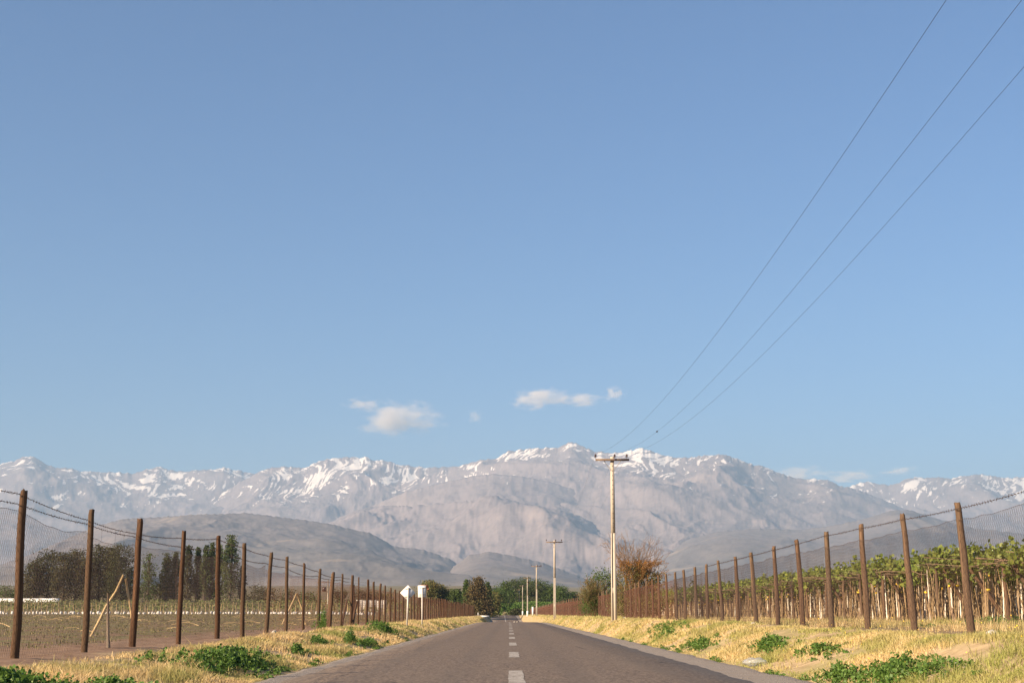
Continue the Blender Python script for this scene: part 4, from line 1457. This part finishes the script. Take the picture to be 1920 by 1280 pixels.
pl = empty('pillar', (at(999, 300), 300, float(ground_z(at(999, 300), 300, False))))
tag(pl, 'thick white pillar standing by the far right fence', 'pillar')
MB().box((0, 0, .85), (.34, .34, 1.75)).build('shaft', M_white, pl)
MB().box((0, 0, 1.77), (.42, .42, .09)).build('cap', M_white, pl)
wl = empty('low_wall', (at(909, 335), 335, .3))
tag(wl, 'low white culvert wall left of the far end of the road', 'wall')
MB().box((0, 0, .12), (2.1, .3, .3)).build('wall', M_white, wl)
MB().box((0, 0, .29), (2.2, .36, .05)).build('coping', M_white, wl)
mk = empty('marker_post', (at(896.5, 330), 330, .3))
tag(mk, 'short white marker post beside the low culvert wall', 'marker post')
MB().box((0, 0, .45), (.13, .13, 1.0)).build('shaft', M_white, mk)
MB().box((0, 0, .97), (.16, .16, .05)).build('cap', M_white, mk)
# pale panel wall behind the braced fence corner
pw = empty('panel_wall', (at(696, 258), 258, float(ground_z(at(696, 258), 258, False))))
tag(pw, 'pale wall of upright panels seen through the left fence', 'wall')
for q in range(9):
    MB().box((-2.4 + q * .6, rng.normal(0, .03), 1.05 + rng.normal(0, .05)), (.57, .06, 2.1)).build('panel', M_stake2 if False else M_stone, pw)
# long white plastic tunnel at the left edge
tn = empty('plastic_tunnel', (at(52, 392), 392, float(ground_z(at(52, 392), 392, False))))
tag(tn, 'long low white plastic tunnel at the far left of the field', 'tunnel')
th = np.linspace(0, math.pi, 9)
xs = np.linspace(-11, 8.5, 14)
V = np.stack([np.repeat(xs[:, None], 9, 1), np.repeat((np.cos(th) * 1.0)[None], 14, 0), np.sin(th)[None] * (1.0 + .04 * np.sin(xs * 2))[:, None]], -1)
MB().add(V.reshape(-1, 3), grid_faces(14, 9), np.arange(9)[None, :], (13 * 9 + np.arange(9))[None, ::-1]).build('cover', M_white, tn, True)
# transformer stand far off behind the left fence
ts = empty('transformer_stand', (at(606, 330), 330, float(ground_z(at(606, 330), 330, False))))
tag(ts, 'two pole transformer stand seen through the left fence', 'transformer')
for q in (-1, 1):
    MB().tube([(q * .95, 0, -.1), (q * .95, 0, 5.9)], .09, 7).build('pole', M_conc, ts)
MB().box((0, 0, 5.3), (2.9, .12, .12)).build('crossarm', M_arm, ts)
MB().box((0, 0, 3.2), (2.1, .5, .1)).build('platform', M_arm, ts)
MB().box((.1, 0, 3.75), (.8, .6, .95)).build('transformer', M_insul, ts)


# ---- A-shaped frames of pale poles in the field
def frame_of_poles(label, legs):
    x0, y0 = legs[0][0][0], legs[0][0][1]
    r = empty('pole_frame', (x0, y0, 0))
    tag(r, label, 'pole frame', 'pale pole frames in the left field')
    for a, b, rad in legs:
        a = np.array(a) - [x0, y0, 0]
        b = np.array(b) - [x0, y0, 0]
        t = np.linspace(0, 1, 5)[:, None]
        P = a * (1 - t) + b * t + rng.normal(0, .012, (5, 3))
        m = MB()
        m.tube(P, np.linspace(rad * 1.1, rad * .8, 5), 7)
        m.build('pole', M_pale, r)


frame_of_poles('larger A shaped frame of pale poles behind the second left fence post',
               [((-11.55, 40, .33), (-10.75, 40.2, 2.06), .036), ((-10.45, 40.6, .33), (-10.72, 40.3, 1.96), .036)])
frame_of_poles('smaller A shaped frame of pale poles farther down the left field',
               [((-11.6, 74, .42), (-10.95, 74.3, 2.02), .045), ((-10.5, 75, .42), (-10.92, 74.4, 2.05), .042)])
st = empty('stick_stake', (-7.55, 27.4, .33))
tag(st, 'pair of crooked grey sticks planted between second and third left fence posts', 'stake')
MB().tube([(.0, 0, -.1), (-.03, 0, .5), (-.06, 0, 1.06)], [.03, .027, .02], 6).build('stick', M_greywood, st)
MB().tube([(.0, .1, -.1), (-.05, .1, .35), (-.09, .1, .68)], [.028, .026, .022], 6).build('stick', M_greywood, st)

# ---- young plantation: pale stakes on the far side of the field, white sleeves at their feet
gs = np.random.default_rng(21)
SK = []
for q in range(4):
    m = MB()
    m.tube([(0, 0, -.1), (gs.normal(0, .02), gs.normal(0, .02), .6), (gs.normal(0, .04), gs.normal(0, .04), 1.0)], [.05, .046, .042], 5)
    SK.append(m.mesh('plantation_stake', M_pale))
SL = []
M_sleeve = mat_plain('dusty_plastic', (0.60, 0.56, 0.50), .15, .7, 3)
for q in range(4):
    m = MB()
    n = 6
    th = np.arange(n) * 2 * math.pi / n
    V = []
    for zz, rr in ((0, .15), (.14, .18), (.27, .13), (.34, .05)):
        V += [(rr * math.cos(a) * gs.uniform(.7, 1.3), rr * math.sin(a) * gs.uniform(.7, 1.3), zz + gs.normal(0, .02)) for a in th]
    i = np.arange(3)[:, None]
    j = np.arange(n)[None, :]
    F = np.stack([i * n + j, i * n + (j + 1) % n + 0 * i, (i + 1) * n + (j + 1) % n, (i + 1) * n + j], -1).reshape(-1, 4)
    m.add(V, F, (18 + np.arange(6))[None, :])
    SL.append(m.mesh('plant_sleeve', M_sleeve))
for i in range(105):
    px = -6 + i * 7.1 + gs.normal(0, 1.6)
    Y = 238 + gs.uniform(-3, 3)
    x = at(px, Y)
    o = link('plantation_stake', SK[i % 4], None, (x, Y, float(ground_z(x, Y, False))), (0, R(gs.normal(0, 2)), 0), (1, 1, gs.uniform(1.5, 2.0)))
    tag(o, 'pale upright stake in the young plantation across the left field', 'stake', 'pale stakes of the young plantation')
for i in range(150):
    px = -4 + i * 4.75 + gs.normal(0, 2.2)
    Y = 229 + gs.uniform(-5, 4)
    x = at(px, Y)
    o = link('plant_sleeve', SL[i % 4], None, (x, Y, float(ground_z(x, Y, False)) - .03), (0, 0, gs.uniform(0, 6)), (gs.uniform(.7, 1.6), 1, gs.uniform(.7, 1.5)))
    tag(o, 'small white plastic sleeve in the line across the left field', 'plant sleeve', 'white plastic sleeves across the left field')
tw = MB()
for zz in (1.75, 1.45):
    P = [(at(px, 238), 238, float(ground_z(at(px, 238), 238, False)) + zz + .03 * math.sin(px)) for px in range(-20, 760, 30)]
    tw.tube(P, .02, 3, False)
tag(tw.build('trellis_wire', M_barb), 'dark trellis wires strung along the stakes of the young plantation', 'wire')
# pale sticks lying about on the ploughed field
SD = []
for q in range(4):
    t = np.linspace(-1, 1, 6)
    P = np.stack([t * .55, .06 * gs.normal(size=6), .06 + .10 * (1 - t ** 2) + .01 * gs.normal(size=6)], -1)
    SD.append(MB().tube(P, .016, 5).mesh('fallen_stick', M_pale))
for i in range(46):
    Y = gs.uniform(42, 150)
    px = gs.uniform(-20, 640)
    x = at(px, Y)
    if x > -9:
        continue
    o = link('fallen_stick', SD[i % 4], None, (x, Y, float(ground_z(x, Y, False)) - .01), (0, 0, gs.normal(0, .5)), (gs.uniform(.5, 1.3),) * 3)
    tag(o, 'pale dry stick lying on the ploughed left field', 'stick', 'dry sticks on the left field')


# ================================================================== grass, weeds, crop
def blades(X, Y, h, w, g, lean=.35, seg2=True):
    n = len(X)
    Z = ground_z(X, Y) - .01
    a = g.uniform(0, 2 * math.pi, n)
    b = g.uniform(0, 2 * math.pi, n)
    L = lean * h * np.abs(g.normal(0, 1, n))
    dx, dy = np.cos(b) * L, np.sin(b) * L
    wx, wy = np.cos(a) * w / 2, np.sin(a) * w / 2
    m = MB()
    if seg2:
        V = np.stack([np.stack([X - wx, Y - wy, Z], -1), np.stack([X + wx, Y + wy, Z], -1),
                      np.stack([X + wx * .8 + dx * .3, Y + wy * .8 + dy * .3, Z + h * .6], -1), np.stack([X - wx * .8 + dx * .3, Y - wy * .8 + dy * .3, Z + h * .6], -1),
                      np.stack([X + dx, Y + dy, Z + h], -1)], 1)
        base = (np.arange(n) * 5)[:, None]
        m.add(V.reshape(-1, 3), base + np.array([[0, 1, 2, 3]]), base + np.array([[3, 2, 4]]))
    else:
        V = np.stack([np.stack([X - wx, Y - wy, Z], -1), np.stack([X + wx, Y + wy, Z], -1), np.stack([X + dx, Y + dy, Z + h], -1)], 1)
        m.add(V.reshape(-1, 3), np.arange(n * 3).reshape(n, 3))
    return m


gg = np.random.default_rng(33)


def strip(n, x0, x1, y0, y1, clump=.8, pw=1.0):
    """points on a strip, thinned into tufts and bare spots; denser near"""
    u = gg.uniform(0, 1, n * 3)
    y = y0 * (y1 / y0) ** (u ** pw)
    x = gg.uniform(x0, x1, n * 3)
    d = .52 + 1.0 * fbm(x * .8, y * .3, 4, 14) + .45 * pn(x * 5, y * 4, 4)
    keep = d > gg.uniform(0, 1, n * 3) * clump
    return x[keep][:n], y[keep][:n]


def grass(name, label, n, x0, x1, y0, y1, h0, h1, w, mat, lean=.4, seg2=True, edge=None):
    x, y = strip(n, x0, x1, y0, y1)
    h = gg.uniform(h0, h1, len(x)) * (.45 + .75 * np.clip(.45 + fbm(x * .6, y * .25, 3, 40), 0, 1.3)) * np.where(gg.random(len(x)) < .03, 1.6, 1.0)
    if edge:
        h *= np.clip(.35 + edge(x, y), .3, 1)
    # blades widen with distance so that a tuft stands for the several stems seen as one
    ww = w * np.clip(y / 28, .8, 6) * gg.uniform(.6, 1.4, len(x))
    o = blades(x, y, h, ww, gg, lean, seg2).build(name, mat)
    tag(o, label, 'grass', kind='stuff')
    return o


eL = lambda x, y: np.clip((-3.9 - x) / .9, 0, 1) * np.clip((x + 6.6) / 1.0 + .15, .2, 1)
eR = lambda x, y: np.clip((x - 4.6) / .9, 0, 1) * np.clip((7.4 - x) / 1.2, .25, 1)
grass('dry_grass', 'dry straw coloured grass on the left verge', 95000, -6.5, -3.98, 12, 75, .05, .18, .011, M_straw, .75, edge=eL)
grass('dry_grass', 'far dry grass on the left verge', 42000, -6.9, -3.95, 75, 330, .09, .22, .012, M_straw, seg2=False, edge=eL)
grass('dry_grass', 'dry and greenish grass on the right verge', 115000, 4.55, 7.25, 10, 80, .045, .15, .011, M_strawR, .75, edge=eR)
grass('dry_grass', 'far greenish grass on the right verge', 45000, 4.5, 7.6, 80, 430, .09, .25, .012, M_strawR, seg2=False, edge=eR)
grass('dry_grass', 'dry grass between the right fence and the vines', 38000, 7.4, 13.5, 18, 110, .06, .22, .014, M_straw, seg2=False)
grass('field_weeds', 'low weeds over the ploughed left field', 45000, -60, -8.6, 26, 225, .02, .085, .03, M_field, .6, seg2=False)

# green band of the young crop behind the stakes
x = gg.uniform(-150, -14, 15000)
y = gg.uniform(244, 385, 15000)
keep = np.abs(((y * .35) % 1) - .5) < .33
x, y = x[keep], y[keep]
z = ground_z(x, y, False) + gg.uniform(0, .9, len(x))
cr = leaves(MB(), np.stack([x, y, z], -1), .46, gg).build('young_crop', mat_leaf('young_crop_leaves', [(0, (0.10, 0.125, 0.035)), (.5, (0.16, 0.18, 0.055)), (1, (0.27, 0.26, 0.11))], .6, .3, .08, (0.20, 0.18, 0.07)))
tag(cr, 'green rows of young crop behind the pale stakes', 'crop', kind='stuff')


def weed(label, x, y, rx, ry_, h, n, seed, leaf=.05, name='weed_clump', mat=None):
    g = np.random.default_rng(seed)
    ns = max(12, n // 26)
    a = g.uniform(0, 6.28, ns)
    q = np.clip(np.abs(g.normal(0, .62, ns)), 0, 1.7)
    lob = 1 + .25 * np.sin(3 * a + seed)
    sx, sy = x + rx * q * lob * np.cos(a), y + ry_ * q * lob * np.sin(a)
    hh = h * np.clip(1 - .5 * q ** 1.5, .18, 1) * g.uniform(.35, 1.35, ns)
    idx = g.integers(0, ns, n)
    t = g.uniform(.12, 1, n) ** .8
    P = np.stack([sx[idx] + g.normal(0, .07, n) * (1.15 - t), sy[idx] + g.normal(0, .09, n), ground_z(sx, sy)[idx] + hh[idx] * t], -1)
    r = empty(name, (x, y, float(ground_z(x, y))))
    tag(r, label, 'weeds', 'green weed clumps on the verges')
    off = np.array([x, y, float(ground_z(x, y))])
    leaves(MB(), P - off, leaf, g, LEAF4, 1).build('leaves', mat or L_weed, r)
    m = MB()
    gzs = ground_z(sx, sy)
    for i in range(ns):
        m.tube(np.array([(sx[i], sy[i], gzs[i] - .02), (sx[i] + g.normal(0, .03), sy[i] + g.normal(0, .03), gzs[i] + hh[i])]) - off, .004, 3, False)
    m.build('stems', L_weed, r)['kind'] = 'stuff'


weed('largest green weed clump on the left verge', -4.98, 25.6, .75, 3.6, .28, 9000, 801)
weed('dark leafy weeds in the bottom left corner', -5.3, 15.2, .62, 2.0, .24, 6500, 802, .05)
weed('lower green weeds trailing right from the bottom left corner', -4.55, 16.6, .55, 2.2, .2, 4200, 803)
weed('small weed tuft midway along the left verge, nearer of the two small tufts', -4.95, 34, .3, 1.2, .18, 900, 804)
weed('small upright weed tuft farther up the left verge', -5.2, 39.5, .32, 1.6, .24, 1100, 805)
weed('dark narrow weed tuft near the asphalt on the left', -4.75, 43.5, .16, .8, .45, 600, 806)
weed('rounded dark green weed clump before the diamond sign', -4.95, 57.5, .62, 2.6, .36, 2600, 807)
weed('flat weed patch left of the rounded clump before the sign', -5.7, 61, .55, 2.4, .3, 1200, 808)
weed('spiky dark weed at the foot of a left fence post', -7.0, 54.5, .3, .7, .6, 700, 809)
weed('bright weed patch at the edge of the left gravel', -4.35, 45, .35, 4, .2, 1300, 810)
weed('longest green weed clump on the right verge', 5.45, 20.3, .62, 1.7, .18, 5200, 821, .045)
weed('small green weed clump left of the longest right clump', 5.02, 22.2, .32, 1.1, .2, 1500, 822, .045)
weed('dark green weed streak on the right verge above the plastic bag', 5.72, 32, .38, 2.6, .18, 2000, 823)
weed('thin weed patch right of the plastic bag', 5.75, 27, .35, 1.3, .16, 1000, 824)
weed('green patch beside the right gravel, farther up', 5.2, 40, .5, 4, .18, 1700, 825)
weed('greenest far patch on the right verge', 5.6, 52, .6, 6, .2, 1700, 826)
weed('leafy weeds in the bottom right corner', 4.95, 12.9, .5, 1.0, .16, 1600, 827, .04)
weed('weed mat under the vines behind the right fence', 11.5, 34, 1.6, 2.5, .22, 1600, 828)
for i in range(34):
    side = gg.choice([-1, 1])
    yy = 13 * (60 / 13) ** gg.uniform(0, 1)
    xx = (-3.98 - gg.uniform(0, .12)) if side < 0 else (4.58 + gg.uniform(-.05, .15))
    weed('tiny weed sprouting where gravel meets the %s verge' % ('left' if side < 0 else 'right'), xx, yy, .1, .35, .09, 110, 840 + i, .035, 'weed_sprout')
# yellow flowers on the right bank
m = MB()
n = 220
x, y = strip(n, 5.2, 7.4, 17, 60, .9)
z = ground_z(x, y) + gg.uniform(.12, .3, len(x))
leaves(m, np.stack([x, y, z], -1), .02, gg, LEAF4, 1)
tag(m.build('wild_flowers', M_yellow), 'tiny yellow wild flowers on the right verge', 'flowers', kind='stuff')


# ================================================================== litter and stones
def stone_mesh(seed):
    g = np.random.default_rng(seed)
    n, mm = 8, 5
    V = []
    for p in np.linspace(.15, math.pi - .15, mm):
        for q in range(n):
            r_ = g.uniform(.8, 1.15)
            V.append((r_ * math.sin(p) * math.cos(q * 2 * math.pi / n), r_ * math.sin(p) * math.sin(q * 2 * math.pi / n) * .8, .6 * r_ * math.cos(p)))
    i = np.arange(mm - 1)[:, None]
    j = np.arange(n)[None, :]
    F = np.stack([i * n + j, (i + 1) * n + j, (i + 1) * n + (j + 1) % n, i * n + (j + 1) % n + 0 * i], -1).reshape(-1, 4)
    return MB().add(V, F, np.arange(n)[None, :], ((mm - 1) * n + np.arange(n))[None, ::-1]).mesh('stone', M_stone)


ST = [stone_mesh(870 + q) for q in range(4)]
for i, (x, y, s, lab) in enumerate([(7.05, 21.2, .1, 'grey stone at the foot of the nearest right fence post'), (5.9, 18.8, .05, 'small stone on the right verge by the weeds'),
                                    (6.0, 19.6, .06, 'pale stone on the right verge above the weeds'), (6.9, 41, .09, 'pale stone by the right fence farther up'),
                                    (6.9, 52, .09, 'stone by the right fence, before the shrub'), (7.0, 88, .16, 'pale stone under the rusty shrub'), (6.75, 89, .13, 'second pale stone under the rusty shrub'),
                                    (.6, 172, .12, 'white stone lying on the road crest, left one'), (.95, 173, .12, 'white stone lying on the road crest, right one'),
                                    (-7.1, 43.9, .1, 'pale stone at the seventh left fence post')]):
    z = float(ground_z(x, y)) if abs(x) > 3.5 else float(road_z(y)) + .03
    o = link('stone', ST[i % 4], None, (x, y, z + s * .25), (0, 0, i * 1.3), (s, s, s))
    tag(o, lab, 'stone', 'loose stones by the road')
# crumpled clear plastic bag
k = NT('clear_plastic')
gl = k.n('ShaderNodeBsdfPrincipled')
gl.inputs['Base Color'].default_value = (.55, .57, .6, 1)
gl.inputs['Roughness'].default_value = .18
gl.inputs['Alpha'].default_value = .3
gl.inputs['Specular IOR Level'].default_value = .7
k.t.links.new(gl.outputs[0], k.out.inputs['Surface'])
u = np.linspace(0, 2 * math.pi, 22, endpoint=False)
ph = np.linspace(.2, math.pi - .2, 11)
PH, U = np.meshgrid(ph, u, indexing='ij')
rr = 1 + .22 * pn(U * 2.2, PH * 3, 5) + .16 * pn(U * 6, PH * 7, 6)
V = np.stack([.24 * rr * np.sin(PH) * np.cos(U), .22 * rr * np.sin(PH) * np.sin(U), .06 + .075 * rr * np.cos(PH) + .03 * pn(U * 5, PH * 5, 8)], -1).reshape(-1, 3)
i = np.arange(10)[:, None]
j = np.arange(22)[None, :]
F = np.stack([i * 22 + j, (i + 1) * 22 + j, (i + 1) * 22 + (j + 1) % 22, i * 22 + (j + 1) % 22 + 0 * i], -1).reshape(-1, 4)
bag = MB().add(V, F, np.arange(22)[None, :], (220 + np.arange(22))[None, ::-1]).build('plastic_bag', k.m)
bag.location = (4.86, 28.8, float(ground_z(4.86, 28.8)) + .03)
tag(bag, 'crumpled clear plastic bag in the grass by the right gravel', 'plastic bag')
